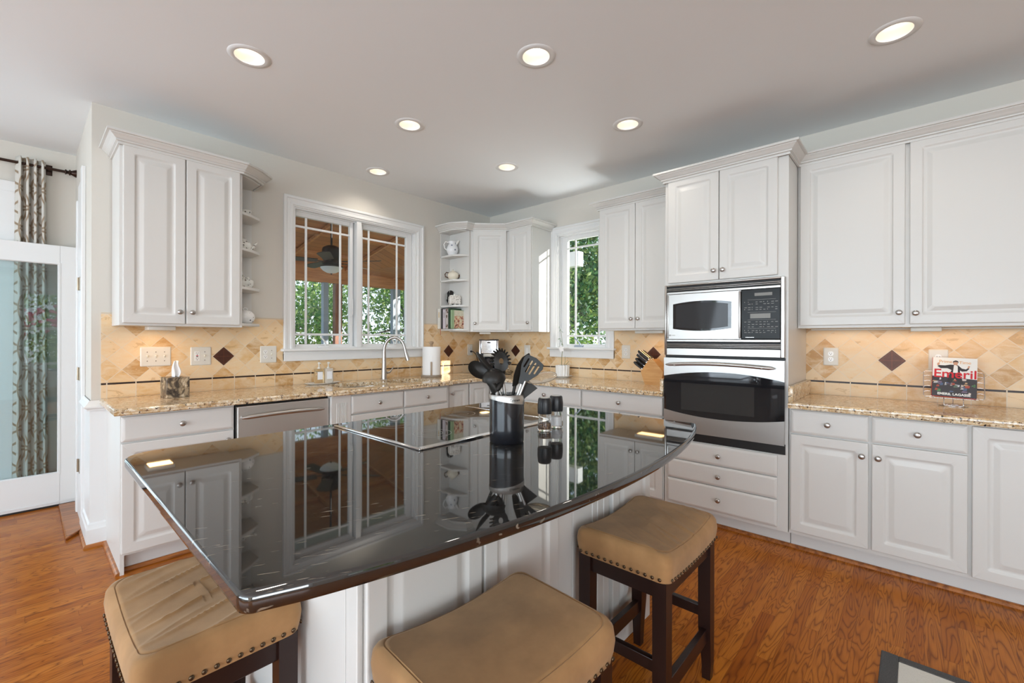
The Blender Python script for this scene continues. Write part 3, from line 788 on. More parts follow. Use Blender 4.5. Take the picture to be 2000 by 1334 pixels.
# --- right wall
def drawer_base(label, y0, w, wk):
    c = cab_thing('base_cabinet', label, 'cabinet', 'B', y0)
    base_carcass(c, w)
    front(c, 'drawer', 0.006, 0.728, w-0.012, 0.136, 0.60, (w-0.012)/2, 0.068)
    hw = (w-0.018)/2
    front(c, 'door', 0.006, 0.118, hw, 0.60, 0.60, hw-0.035, 0.545)
    front(c, 'door', 0.012+hw, 0.118, hw, 0.60, 0.60, 0.035, 0.545)
    return c
drawer_base('white base cabinet with one wide drawer on the right wall below the small window', 0.942, 0.772, 0)
drawer_base('white base cabinet with one wide drawer beside the oven column, under the knife block', 1.715, 0.715, 0)

c = cab_thing('base_cabinet', 'white base cabinet with two drawers over two doors right of the oven', 'cabinet', 'B', 3.226)
base_carcass(c, 0.778)
front(c, 'drawer', 0.010, 0.726, 0.373, 0.142, 0.60, 0.187, 0.071); front(c, 'drawer', 0.398, 0.726, 0.373, 0.142, 0.60, 0.187, 0.071)
front(c, 'door', 0.010, 0.128, 0.373, 0.590, 0.60, 0.345, 0.516); front(c, 'door', 0.398, 0.128, 0.373, 0.590, 0.60, 0.028, 0.516)
c = cab_thing('base_cabinet', 'white base cabinet with a full-height door at the right edge of the picture', 'cabinet', 'B', 4.004)
base_carcass(c, 0.60)
front(c, 'door', 0.008, 0.118, 0.584, 0.750, 0.60)

# --- oak shoe moulding at the foot of the cabinets
def shoe(name, path):
    q = [(0, 0), (0.019, 0), (0.0185, 0.007), (0.015, 0.013), (0.009, 0.0175), (0, 0.019)]
    return struct(name, sweep_open(path, q), M['oak'], 40)
shoe('trim_11', [(-3.430, -0.008), (-3.430, -0.600), (-3.412, -0.600), (-3.412, -0.541), (-2.885, -0.541)][0:2])
shoe('trim_12', [(-3.412, -0.541), (-2.885, -0.541)])
shoe('trim_13', [(-0.541, -1.0), (-0.541, -4.6)])

# --- wall cabinets
def carcass(parent, w, z0, z1, depth, x0=0.0):
    obj('carcass', MB().box(x0, w, -depth, -0.011, z0, z1), M['cab'], parent)
CROWN = [(0, 2.434), (0.010, 2.434), (0.011, 2.440), (0.008, 2.442), (0.008, 2.447), (0.020, 2.451), (0.021, 2.456), (0.017, 2.458), (0.026, 2.464), (0.036, 2.474), (0.049, 2.484), (0.049, 2.488), (0.062, 2.489), (0.064, 2.494), (0.062, 2.503), (0, 2.503)]
UZ0, UZ1 = 1.372, 2.450
def ucl(parent, x0, x1, y0, y1, z):
    obj('under_cabinet_light', MB().box(x0, x1, y0, y1, z-0.026, z, 0.005), M['whiteplastic'], parent, 30)
def warm_strip(loc, sx, sy, power, rz=0.0):
    l = bpy.data.lights.new('under_cabinet_lamp', 'AREA'); l.shape = 'RECTANGLE'; l.size = sx; l.size_y = sy; l.energy = power; l.color = (1.0, 0.60, 0.25)
    o = bpy.data.objects.new('under_cabinet_lamp', l); COL.objects.link(o); o.location = loc; o.rotation_euler = (0, 0, rz)

c = cab_thing('upper_cabinet', 'white two-door wall cabinet with crown, left of the sink window', 'cabinet', 'A', -3.405)
carcass(c, 0.645, UZ0, UZ1+0.01, 0.33)
front(c, 'door', 0.014, 1.386, 0.302, 1.062, 0.33, 0.272, 0.075)
front(c, 'door', 0.322, 1.386, 0.305, 1.062, 0.33, 0.030, 0.075)
ucl(c, 0.145, 0.285, -0.26, -0.13, UZ0)
PA = [(-3.405, -0.003), (-3.405, -0.345), (-2.76, -0.345), (-2.675, -0.290), (-2.592, -0.205), (-2.592, -0.003)]
def loc2(path, ox, oy): return [(x-ox, y-oy) for x, y in path]
obj('crown', sweep_open(loc2(PA, -3.405, 0)[::-1], [(-a, z) for a, z in CROWN], 3, 5), M['cab'], c, 35)
def open_shelves(label, x0, poly, crown_mb, zs, back, side_mb=None):
    s = thing('corner_shelf', label, 'shelf unit', (x0, 0, 0))
    obj('back_panel', back, M['cab'], s)
    for z in zs:
        obj('shelf', MB().prism(poly, z-0.020, z, bev=0.003, seg=1), M['cab'], s, 30)
    if crown_mb: obj('crown', crown_mb, M['cab'], s, 35)
    return s
pl = [(0.0, -0.001), (0.0, -0.325), (0.08, -0.268), (0.158, -0.190), (0.158, -0.001)][::-1]
sh = open_shelves('white open end shelves beside the left wall cabinet', -2.759, pl,
    sweep_open(loc2(PA, -2.759, 0)[::-1], [(-a, z) for a, z in CROWN], 0, 3), [1.402, 1.660, 1.932, 2.184, 2.452],
    MB().box(0.0, 0.158, -0.010, -0.001, 1.382, 2.45))

# corner group
PC = [(-0.765, -0.003), (-0.765, -0.215), (-0.690, -0.345), (-0.602, -0.345), (-0.345, -0.602), (-0.345, -0.942), (-0.003, -0.942)]
c = thing('upper_cabinet', 'white diagonal wall cabinet with one door across the room corner', 'cabinet', (0, 0, 0))
obj('carcass', MB().prism([(-0.001, -0.001), (-0.612, -0.001), (-0.612, -0.318), (-0.596, -0.330), (-0.330, -0.596), (-0.318, -0.612), (-0.001, -0.612)], UZ0, UZ1+0.01), M['cab'], c)
o = obj('door', panel_bm(0.352, 1.052), M['cab'], c, 35); o.location = (-0.596+0.0085, -0.330-0.0085, 1.388); o.rotation_euler = (0, 0, -pi/4)
knob(o, 0.022, 0.072)
obj('under_cabinet_light', MB().box(-0.06, 0.06, -0.04, 0.04, UZ0-0.024, UZ0, 0.005, M=Matrix.Translation((-0.40, -0.33, 0)) @ Matrix.Rotation(-pi/4, 4, 'Z')), M['whiteplastic'], c, 30)
obj('crown', sweep_open(PC[::-1], [(-a, z) for a, z in CROWN], 2, 3), M['cab'], c, 35)
c = cab_thing('upper_cabinet', 'narrow white wall cabinet left of the small window, its side lit by daylight', 'cabinet', 'B', 0.613)
carcass(c, 0.326, UZ0, UZ1+0.01, 0.33)
front(c, 'door', 0.022, 1.388, 0.298, 1.052, 0.33, 0.270, 0.075)
o = obj('crown', sweep_open(PC[::-1], [(-a, z) for a, z in CROWN], 0, 2), M['cab'], c, 35)
o.data.transform((Matrix.Translation((0, -0.613, 0)) @ Matrix.Rotation(-pi/2, 4, 'Z')).inverted())
pl = [(-0.755, -0.001), (-0.755, -0.205), (-0.682, -0.295), (-0.632, -0.318), (-0.632, -0.001)]
sh2 = open_shelves('white open shelves between the sink window and the corner cabinet', 0.0, pl,
    sweep_open(PC[::-1], [(-a, z) for a, z in CROWN], 3, 6), [1.402, 1.653, 1.924, 2.186, 2.452],
    MB().box(-0.755, -0.632, -0.012, -0.001, 1.382, 2.45).box(-0.632, -0.614, -0.325, -0.001, 1.372, 2.45))

c = cab_thing('upper_cabinet', 'white two-door wall cabinet between the small window and the oven column', 'cabinet', 'B', 1.715)
carcass(c, 0.722, UZ0, UZ1+0.01, 0.33)
front(c, 'door', 0.010, 1.388, 0.340, 1.060, 0.33, 0.312, 0.080)
front(c, 'door', 0.354, 1.388, 0.358, 1.060, 0.33, 0.030, 0.080)
ucl(c, 0.30, 0.55, -0.25, -0.13, UZ0)
o = obj('crown', sweep_open([(0.0, -0.003), (0.0, -0.345), (0.722, -0.345)][::-1], [(-a, z) for a, z in CROWN]), M['cab'], c, 35)

# oven column
TY = 2.440
c = cab_thing('oven_cabinet', 'tall white oven column with two doors above and three drawers below', 'cabinet', 'B', TY)
b = MB().box(0, 0.020, -0.61, -0.004, TOE, 2.46).box(0.762, 0.782, -0.61, -0.004, TOE, 2.46).box(0, 0.020, -0.53, -0.004, 0, TOE).box(0.762, 0.782, -0.53, -0.004, 0, TOE).box(0.02, 0.762, -0.61, -0.004, 1.690, 2.46).box(0.02, 0.762, -0.61, -0.004, TOE, 0.580)
b.box(0.02, 0.762, -0.03, -0.004, 0.58, 1.69).box(0.02, 0.762, -0.60, -0.03, 1.168, 1.182)
obj('carcass', b, M['cab'], c)
obj('toe_kick', MB().box(0.0, 0.782, -0.54, -0.5305, 0, TOE), M['toekick'], c)
front(c, 'door', 0.026, 1.702, 0.350, 0.745, 0.61, 0.322, 0.062); front(c, 'door', 0.381, 1.702, 0.344, 0.745, 0.61, 0.026, 0.062)
for z0, z1 in ((0.128, 0.297), (0.304, 0.436), (0.443, 0.574)):
    front(c, 'drawer', 0.026, z0, 0.700, z1-z0, 0.61, 0.355, (z1-z0)/2)
PT = [(0.0, -0.003), (0.0, -0.628), (0.785, -0.628), (0.785, -0.345), (1.90, -0.345)]
obj('crown', sweep_open(PT[::-1], [(-a, z) for a, z in CROWN], 1, 4), M['cab'], c, 35)

c = cab_thing('upper_cabinet', 'large white two-door wall cabinet right of the oven column', 'cabinet', 'B', TY+0.785)
carcass(c, 1.115, UZ0, UZ1+0.01, 0.33)
front(c, 'door', 0.014, 1.388, 0.518, 1.062, 0.33, 0.492, 0.068)
front(c, 'door', 0.552, 1.388, 0.550, 1.062, 0.33, 0.026, 0.062)
ucl(c, 0.555, 0.69, -0.25, -0.13, UZ0)
obj('crown', sweep_open(loc2(PT, 0.785, 0)[::-1], [(-a, z) for a, z in CROWN], 0, 1), M['cab'], c, 35)

warm_strip((-3.19, -0.195, UZ0-0.029), 0.12, 0.11, 0.8)
warm_strip((-0.40, -0.33, UZ0-0.027), 0.10, 0.07, 0.5)
warm_strip((-0.19, -2.14, UZ0-0.029), 0.10, 0.22, 0.6)
warm_strip((-0.19, -3.848, UZ0-0.029), 0.10, 0.12, 0.25)
obj('added_light_rail', MB().box(0.04, 1.05, -0.10, -0.07, UZ0-0.012, UZ0, 0.003), M['whiteplastic'], c, 30)  # added slim fixture, there only to carry the strip lamp
warm_strip((-0.085, -3.77, UZ0-0.014), 0.025, 0.96, 0.55)  # added long lamp that evens out the warm glow on the tile

# ------------------------------------------------------------------ worktops
def offs(pts, d):
    n = len(pts); out = []
    for i in range(n):
        p0, p1, p2 = (Vector(pts[i-1]), Vector(pts[i]), Vector(pts[(i+1) % n]))
        a = (p1-p0).normalized(); b = (p2-p1).normalized()
        na = Vector((-a.y, a.x)); nb = Vector((-b.y, b.x))
        m = (na+nb)/max(0.2, 1+na.dot(nb)); out.append((p1.x+m.x*d, p1.y+m.y*d))
    return out
def slab(outer, holes, z0, z1, nose):
    """counter-clockwise outer outline; nose: list of (inset, z) from the top edge down"""
    bm = bmesh.new()
    loops = []
    for ins, z in nose:
        loops.append([bm.verts.new((x, y, z)) for x, y in offs(outer, ins)])
    n = len(outer)
    for a, b in zip(loops, loops[1:]):
        for k in range(n): bm.faces.new((a[k], b[k], b[(k+1) % n], a[(k+1) % n]))
    def edges(vs):
        r = []
        for i in range(len(vs)):
            e = bm.edges.get((vs[i], vs[(i+1) % len(vs)])) or bm.edges.new((vs[i], vs[(i+1) % len(vs)])); r.append(e)
        return r
    top = edges(loops[0]); bot = edges(loops[-1])
    for h in holes:
        hv = [bm.verts.new((x, y, nose[0][1])) for x, y in h]; lv = [bm.verts.new((x, y, nose[-1][1])) for x, y in h]
        top += edges(hv); bot += edges(lv); m = len(h)
        for k in range(m): bm.faces.new((hv[k], hv[(k+1) % m], lv[(k+1) % m], lv[k]))
    bmesh.ops.triangle_fill(bm, use_beauty=True, edges=top, normal=(0, 0, 1))
    bmesh.ops.triangle_fill(bm, use_beauty=True, edges=bot, normal=(0, 0, -1))
    bmesh.ops.recalc_face_normals(bm, faces=bm.faces[:])
    return bm
NOSE = [(0.012, 0.914), (0.005, 0.912), (0.001, 0.907), (0.0, 0.900), (0.003, 0.892), (0.0, 0.884), (0.004, 0.878), (0.012, 0.877)]
def rr2(x0, x1, y0, y1, r, n=6):
    return [(x, y) for x, y in rrect(x1-x0, y1-y0, r, n, 0, (x0+x1)/2, (y0+y1)/2)]
BOWL1 = rr2(-2.125, -1.665, -0.565, -0.175, 0.12); BOWL2 = rr2(-1.625, -1.240, -0.535, -0.175, 0.12)
outl = [(-3.462, -0.010), (-3.462, -0.655), (-2.315, -0.655), (-2.285, -0.700), (-1.165, -0.700), (-1.135, -0.655), (-0.70, -0.655), (-0.655, -0.70), (-0.655, -2.438), (-0.010, -2.438), (-0.010, -0.010)]
ct = thing('countertop', 'tan speckled granite worktop running round the corner from the sink to the oven', 'worktop', (0, 0, 0))
obj('slab', slab(outl, [BOWL1, BOWL2], 0.877, 0.914, NOSE), M['granite'], ct, 50)
obj('side_splash', MB().box(-0.640, -0.012, -2.438, -2.412, 0.9135, 1.008, 0.004), M['granite'], ct, 30)
ct = thing('countertop', 'tan speckled granite worktop right of the oven under the cookbook stand', 'worktop', (0, 0, 0))
obj('slab', slab([(-0.010, -3.226), (-0.655, -3.226), (-0.655, -4.66), (-0.010, -4.66)], [], 0.877, 0.914, NOSE), M['granite'], ct, 50)
obj('side_splash', MB().box(-0.640, -0.012, -3.252, -3.226, 0.9135, 1.012, 0.004), M['granite'], ct, 30)

# undermount sink
sk = thing('kitchen_sink', 'stainless double-bowl sink set under the granite below the window', 'sink', (0, 0, 0))
def bowl(outline, depth):
    cx = sum(p[0] for p in outline)/len(outline); cy = sum(p[1] for p in outline)/len(outline)
    def sc(f, z): return [(cx+(x-cx)*f, cy+(y-cy)*f, z) for x, y in outline]
    return MB().rings([sc(1.06, 0.8765), sc(1.03, 0.8765), sc(1.02, 0.862), sc(0.98, 0.90-depth), sc(0.88, 0.875-depth), sc(0.1, 0.870-depth)], close0=False)
obj('bowl', bowl(BOWL1, 0.20), M['steel'], sk, 50); obj('bowl', bowl(BOWL2, 0.17), M['steel'], sk, 50)
obj('drain', MB().lathe([(0.045, 0), (0.043, 0.004), (0.03, 0.003), (0, 0.003)], 20, M=Matrix.Translation((-1.895, -0.37, 0.6705))), M['chrome'], sk, 40)

# ------------------------------------------------------------------ island
IX0, IX1, IY0, IY1 = -3.276, -1.80, -2.870, -1.965
isl = thing('kitchen_island', 'white panelled kitchen island cabinet under the black granite top', 'island', (0, 0, 0))
obj('carcass', MB().box(IX0+0.004, IX1-0.004, IY0+0.004, IY1, 0.0, 0.882), M['cab'], isl)
def ipanel(name, x, w, z, h, y=IY0+0.004):
    o = obj(name, panel_bm(w, h), M['cab'], isl, 35); o.location = (x, y, z); return o
ipanel('door', -3.262, 0.362, 0.118, 0.755); ipanel('door', -2.890, 0.358, 0.118, 0.755); ipanel('door', -2.158, 0.344, 0.118, 0.755)
fl = MB().box(-2.526, -2.436, IY0-0.006, IY0+0.006, 0.0, 0.882, 0.003).box(-2.430, -2.168, IY0-0.004, IY0+0.006, 0.0, 0.882, 0.003)
for x in (-2.300, -2.262, -2.215): fl.box(x, x+0.008, IY0-0.007, IY0, 0.12, 0.86, 0.002, 1)
obj('filler_panel', fl, M['cab'], isl, 30)
obj('corner_post', MB().box(IX0-0.004, IX0+0.010, IY0-0.004, IY0+0.05, 0.0, 0.882, 0.004), M['cab'], isl, 30)
obj('end_panel', MB().box(IX0-0.002, IX0+0.006, IY0+0.055, IY1-0.002, 0.0, 0.882, 0.002), M['cab'], isl, 30)
obj('baseboard', MB().box(IX0-0.008, IX1, IY0-0.010, IY0+0.004, 0.0, 0.105, 0.003).box(IX0-0.010, IX0, IY0-0.010, IY1, 0.0, 0.105, 0.003), M['cab'], isl, 30)

def arcpts(c, r, a0, a1, n): return [(c[0]+r*cos(R(a0+(a1-a0)*k/n)), c[1]+r*sin(R(a0+(a1-a0)*k/n))) for k in range(n+1)]
def island_outline():
    pts = arcpts((-3.482, -1.975), 0.090, 90, 180, 10)            # back-left corner
    pts += arcpts((-3.544, -3.052), 0.028, 180, 262, 8)           # front-left corner
    # bowed front edge through (-3.54,-3.085) (-2.75,-3.212) (-1.77,-3.075)
    for k in range(1, 40):
        t = k/40; x = -3.54 + (3.54-1.775)*t
        pts.append((x, -3.083 - 0.130*(1-(2*t-1)**2)**0.9))
    pts += arcpts((-1.765, -3.040), 0.036, 285, 360, 8)           # right tip
    pts += arcpts((-1.829, -1.985), 0.10, 0, 90, 10)
    return pts
INOSE = [(0.006, 0.915), (0.002, 0.9135), (0.0, 0.910), (0.0, 0.893), (0.002, 0.886), (0.008, 0.883)]
obj_top = obj('island_countertop', slab(island_outline(), [], 0.883, 0.915, INOSE), M['blackgranite'], None, 60)
tag(obj_top, 'glossy black granite island top with a bowed front edge', 'worktop')
# ------------------------------------------------------------------ lettering
def text_me(s, size, extrude=0.0004, align='LEFT', bold=0.0, spacing=1.0):
    cu = bpy.data.curves.new('txt', 'FONT'); cu.body = s; cu.size = size; cu.extrude = extrude; cu.align_x = align; cu.offset = bold; cu.space_character = spacing
    o = bpy.data.objects.new('txt', cu); COL.objects.link(o)
    me = bpy.data.meshes.new_from_object(o.evaluated_get(bpy.context.evaluated_depsgraph_get()))
    bpy.data.objects.remove(o); bpy.data.curves.remove(cu)
    return me
def text_obj(name, s, size, m, parent, Mx, **k):
    """text lies in local XZ facing -Y before Mx"""
    me = text_me(s, size, **k); me.transform(Mx @ Matrix.Rotation(pi/2, 4, 'X')); me.materials.clear(); me.materials.append(m)
    me.name = name
    o = bpy.data.objects.new(name, me); COL.objects.link(o); o.parent = parent; return o
M['inkblack'] = mat('black_ink', (0.02, 0.02, 0.02), 0.5)
M['inkred'] = mat('red_ink', (0.62, 0.02, 0.03), 0.4)
M['inkorange'] = mat('orange_ink', (0.75, 0.36, 0.08), 0.4)
M['inkwhite'] = mat('white_ink', (0.85, 0.84, 0.80), 0.4)
M['inkgrey'] = mat('grey_print', (0.30, 0.29, 0.27), 0.5)

# ------------------------------------------------------------------ oven, microwave, dishwasher, cooktop
def bowed(x0, x1, zb, zt, sag_b, sag_t, y0, y1, n=20):
    """panel outline with bowed top and bottom edges, extruded from y0 to y1"""
    pts = []
    for k in range(n+1):
        t = k/n; pts.append((x0+(x1-x0)*t, zb - sag_b*(1-(2*t-1)**2)))
    for k in range(n+1):
        t = 1-k/n; pts.append((x0+(x1-x0)*t, zt + sag_t*(1-(2*t-1)**2)))
    return MB().rings([[(x, y1, z) for x, z in pts], [(x, y0, z) for x, z in pts]])
def bowed_frame(x0, x1, z0, z1, gx0, gx1, gb, gt, sb, st, y, n=24):
    """flat plate with a bowed hole, front at y; built as strips above and below"""
    mb = MB(); bm = mb.bm
    def strip(f0, f1, xa, xb):
        prev = None
        for k in range(n+1):
            x = xa+(xb-xa)*k/n
            a = (bm.verts.new((x, y, f0(x))), bm.verts.new((x, y, f1(x))), bm.verts.new((x, y+0.012, f0(x))), bm.verts.new((x, y+0.012, f1(x))))
            if prev:
                bm.faces.new((prev[0], a[0], a[1], prev[1]))
                bm.faces.new((prev[1], a[1], a[3], prev[3])); bm.faces.new((prev[0], prev[2], a[2], a[0]))
            prev = a
    par = lambda x: 1-(2*min(max((x-gx0)/(gx1-gx0), 0), 1)-1)**2
    strip(lambda x: gt+st*par(x), lambda x: z1, gx0, gx1); strip(lambda x: z0, lambda x: gb-sb*par(x), gx0, gx1)
    if gx0 > x0: strip(lambda x: z0, lambda x: z1, x0, gx0)
    if gx1 < x1: strip(lambda x: z0, lambda x: z1, gx1, x1)
    bmesh.ops.recalc_face_normals(bm, faces=bm.faces[:])
    return mb

mw = cab_thing('microwave', 'built-in stainless microwave with black control panel above the wall oven', 'microwave', 'B', TY)
X0, X1 = 0.006, 0.768
obj('body', MB().box(0.03, 0.75, -0.600, -0.05, 1.20, 1.67), M['dark'], mw)
tk = MB()
for a, b in ((X0, X0+0.016), (X1-0.022, X1)): tk.box(a, b, -0.640, -0.612, 1.183, 1.688, 0.003, 1)
for a, b in ((1.676, 1.688), (1.619, 1.636), (1.279, 1.297), (1.183, 1.234)): tk.box(X0+0.016, X1-0.022, -0.638, -0.612, a, b, 0.003, 1)
for k in range(2): tk.box(X0+0.016, X1-0.022, -0.636, -0.620, 1.6455+0.0105*k, 1.6505+0.0105*k, 0.001, 1)
for k in range(3): tk.box(X0+0.016, X1-0.022, -0.636, -0.620, 1.2415+0.0095*k, 1.2462+0.0095*k, 0.001, 1)
obj('trim_kit', tk, M['steel'], mw, 30)
obj('vent_recess', MB().box(X0+0.016, X1-0.022, -0.617, -0.612, 1.234, 1.279).box(X0+0.016, X1-0.022, -0.617, -0.612, 1.636, 1.676), M['dark'], mw)
dfr = bowed_frame(X0+0.020, 0.520, 1.299, 1.617, 0.070, 0.462, 1.372, 1.548, 0.016, 0.016, -0.640)
dfr.box(X0+0.020, X0+0.034, -0.648, -0.630, 1.302, 1.614, 0.006, 2).box(0.506, 0.520, -0.648, -0.630, 1.302, 1.614, 0.006, 2)
dd = obj('door', dfr, M['steel'], mw, 30)
obj('window', bowed(0.070, 0.462, 1.372, 1.548, 0.016, 0.016, -0.6385, -0.628), M['blackglass'], dd)
obj('window_screen', bowed(0.092, 0.440, 1.384, 1.536, 0.015, 0.015, -0.6390, -0.636), mat('dim_window_glass', (0.040, 0.04, 0.042), 0.06, ior=1.28), dd)
obj('logo', MB().lathe([(0.006, 0), (0.006, 0.0008), (0, 0.0008)], 16, M=Matrix.Translation((0.048, -0.640, 1.326)) @ Matrix.Rotation(pi/2, 4, 'X')), M['inkgrey'], dd)
text_obj('logo_text', 'Profile', 0.011, M['inkgrey'], dd, Matrix.Translation((0.058, -0.6402, 1.3225)))
cp = obj('control_panel', MB().box(0.522, X1-0.023, -0.640, -0.622, 1.299, 1.619, 0.003), mat('control_panel_black', (0.010, 0.0095, 0.009), 0.22, ior=1.25), mw, 30)
obj('display', MB().box(0.575, 0.690, -0.6412, -0.639, 1.432, 1.462).box(0.60, 0.70, -0.6412, -0.639, 1.575, 1.594), mat('dark_display', (0.16, 0.145, 0.12), 0.3), cp)
pr = MB()
for row, zz in enumerate((1.535, 1.522, 1.500, 1.487, 1.408, 1.392, 1.376, 1.352, 1.340)):
    for col in range(9):
        if random.random() < 0.14: continue
        x = 0.540+0.022*col; w = random.choice((0.004, 0.012, 0.015))
        pr.box(x, x+w, -0.6407, -0.6395, zz, zz+(0.0045 if w < 0.01 else 0.0028))
for zz in (1.551, 1.470, 1.422, 1.367): pr.box(0.56, 0.72, -0.6407, -0.6395, zz, zz+0.0012)
obj('key_legends', pr, M['inkgrey'], cp)
obj('panel_strip', MB().box(0.547, 0.598, -0.6415, -0.6395, 1.3095, 1.3125, 0.001), M['chrome'], cp)

ov = cab_thing('built_in_oven', 'built-in stainless oven with bowed black glass door and bar handle', 'oven', 'B', TY)
obj('body', MB().box(0.03, 0.75, -0.600, -0.05, 0.60, 1.16), M['dark'], ov)
obj('vent_gap', MB().box(X0, X1, -0.618, -0.611, 0.583, 0.645), M['dark'], ov)
obj('top_gap', MB().box(X0, X1, -0.616, -0.611, 1.1655, 1.182), M['dark'], ov)
od = obj('door', bowed_frame(X0, X1, 0.642, 1.165, X0, X1, 0.793, 1.034, 0.036, 0.040, -0.645), M['steel'], ov, 30)
obj('glass', bowed(X0, X1, 0.793, 1.034, 0.036, 0.040, -0.6425, -0.625), M['blackglass'], od)
obj('inner_window', MB().box(0.13, 0.60, -0.6432, -0.640, 0.80, 0.99), mat('oven_inner_glass', (0.030, 0.030, 0.030), 0.05, ior=1.6), od)
hp = [(0.030+0.690*k/24, -0.672-0.026*sin(pi*k/24), 1.116+0.016*sin(pi*k/24)) for k in range(25)]
hd = MB().tube(hp, [0.004]+[0.0115]*23+[0.004], 12)
for x in (0.10, 0.65): hd.box(x-0.008, x+0.008, -0.690, -0.645, 1.108, 1.122, 0.004)
obj('handle', hd, M['steel'], od, 50)

dw = cab_thing('dishwasher', 'stainless dishwasher under the counter left of the sink', 'dishwasher', 'A', -2.884)
obj('body', MB().box(0.006, 0.600, -0.600, -0.02, 0.10, 0.872).box(0.006, 0.600, -0.59, -0.54, 0.0, 0.10), M['dark'], dw)
dd = obj('door', MB().box(0.008, 0.598, -0.640, -0.600, 0.112, 0.862, 0.004), M['steelv'], dw, 30)
hp = [(0.030+0.525*k/20, -0.655-0.030*sin(pi*k/20), 0.792+0.010*sin(pi*k/20)) for k in range(21)]
obj('handle', MB().tube(hp, [0.008]+[0.013]*19+[0.008], 12).box(0.03, 0.05, -0.66, -0.64, 0.784, 0.800, 0.003).box(0.535, 0.555, -0.66, -0.64, 0.784, 0.800, 0.003), M['steel'], dd, 50)

ckt = thing('cooktop', 'flat black glass electric cooktop with stainless edge strips set into the island', 'cooktop', (-2.500, -2.25, 0.915))
obj('glass_top', MB().box(-0.372, 0.372, -0.285, 0.300, 0.0002, 0.0055, 0.0015, 1), mat('cooktop_glass', (0.02, 0.018, 0.017), 0.03, ior=2.0), ckt)
obj('edge_strip', MB().box(-0.384, -0.371, -0.312, 0.304, 0.0002, 0.0075, 0.002), M['chrome'], ckt, 30)
obj('edge_strip', MB().box(0.371, 0.384, -0.312, 0.304, 0.0002, 0.0075, 0.002), M['chrome'], ckt, 30)
obj('front_strip', MB().box(-0.371, 0.371, -0.312, -0.284, 0.0002, 0.0070, 0.002), M['chrome'], ckt, 30)
rg = MB()
for x, y, r in ((-0.19, 0.14, 0.09), (0.19, 0.14, 0.075), (-0.19, -0.13, 0.075), (0.19, -0.13, 0.10)):
    for q in (r, r*0.55):
        rg.rings([[((q+d)*cos(2*pi*k/40)+x, (q+d)*sin(2*pi*k/40)+y, z) for k in range(40)] for d, z in ((-0.0008, 0.0054), (-0.0008, 0.0058), (0.0008, 0.0058), (0.0008, 0.0054))], loop=True)
obj('burner_marks', rg, M['inkgrey'], ckt)

# ------------------------------------------------------------------ ceiling lights
def downlight(i, x, y, label):
    t = thing('recessed_light', label, 'ceiling light', (x, y, H), 0, 'recessed ceiling lights')
    obj('trim_ring', MB().lathe([(0.068, 0.004), (0.070, -0.004), (0.080, -0.006), (0.098, -0.003), (0.100, 0.0)], 40, cap=False), M['trimw'], t, 60)
    obj('reflector', MB().lathe([(0.0715, -0.002), (0.066, 0.03), (0.056, 0.075), (0.056, 0.078)], 40, cap=False), M['canwhite'], t, 60)
    obj('lens', MB().lathe([(0.058, 0.074), (0.05, 0.070), (0, 0.069)], 40, cap=False), M['ledglass'], t, 60)
    obj('housing', MB().lathe([(0.0735, 0.001), (0.080, 0.002), (0.080, 0.10), (0, 0.10)], 24, cap=False), M['dark'], t)
    l = bpy.data.lights.new('downlight_beam', 'SPOT'); l.energy = CAN_W; l.color = (1.0, 0.92, 0.82); l.spot_size = R(140); l.spot_blend = 0.9; l.shadow_soft_size = 0.05
    lo = bpy.data.objects.new('downlight_beam', l); COL.objects.link(lo); lo.parent = t; lo.location = (0, 0, -0.004)
CAN_W = 13.0
CAN_LABEL = ['round recessed light with white trim above the left wall cabinet, at the upper left', 'round recessed light with white trim, the large one at top centre', 'round recessed light with white trim at the top right of the ceiling',
             'round recessed light with white trim left of the middle of the ceiling', 'round recessed light with white trim in front of the oven column', 'round recessed light close to the back wall above the sink window', 'round recessed light nearest the room corner, in front of the corner cabinet']
for i, (x, y) in enumerate(CANS): downlight(i, x, y, CAN_LABEL[i])

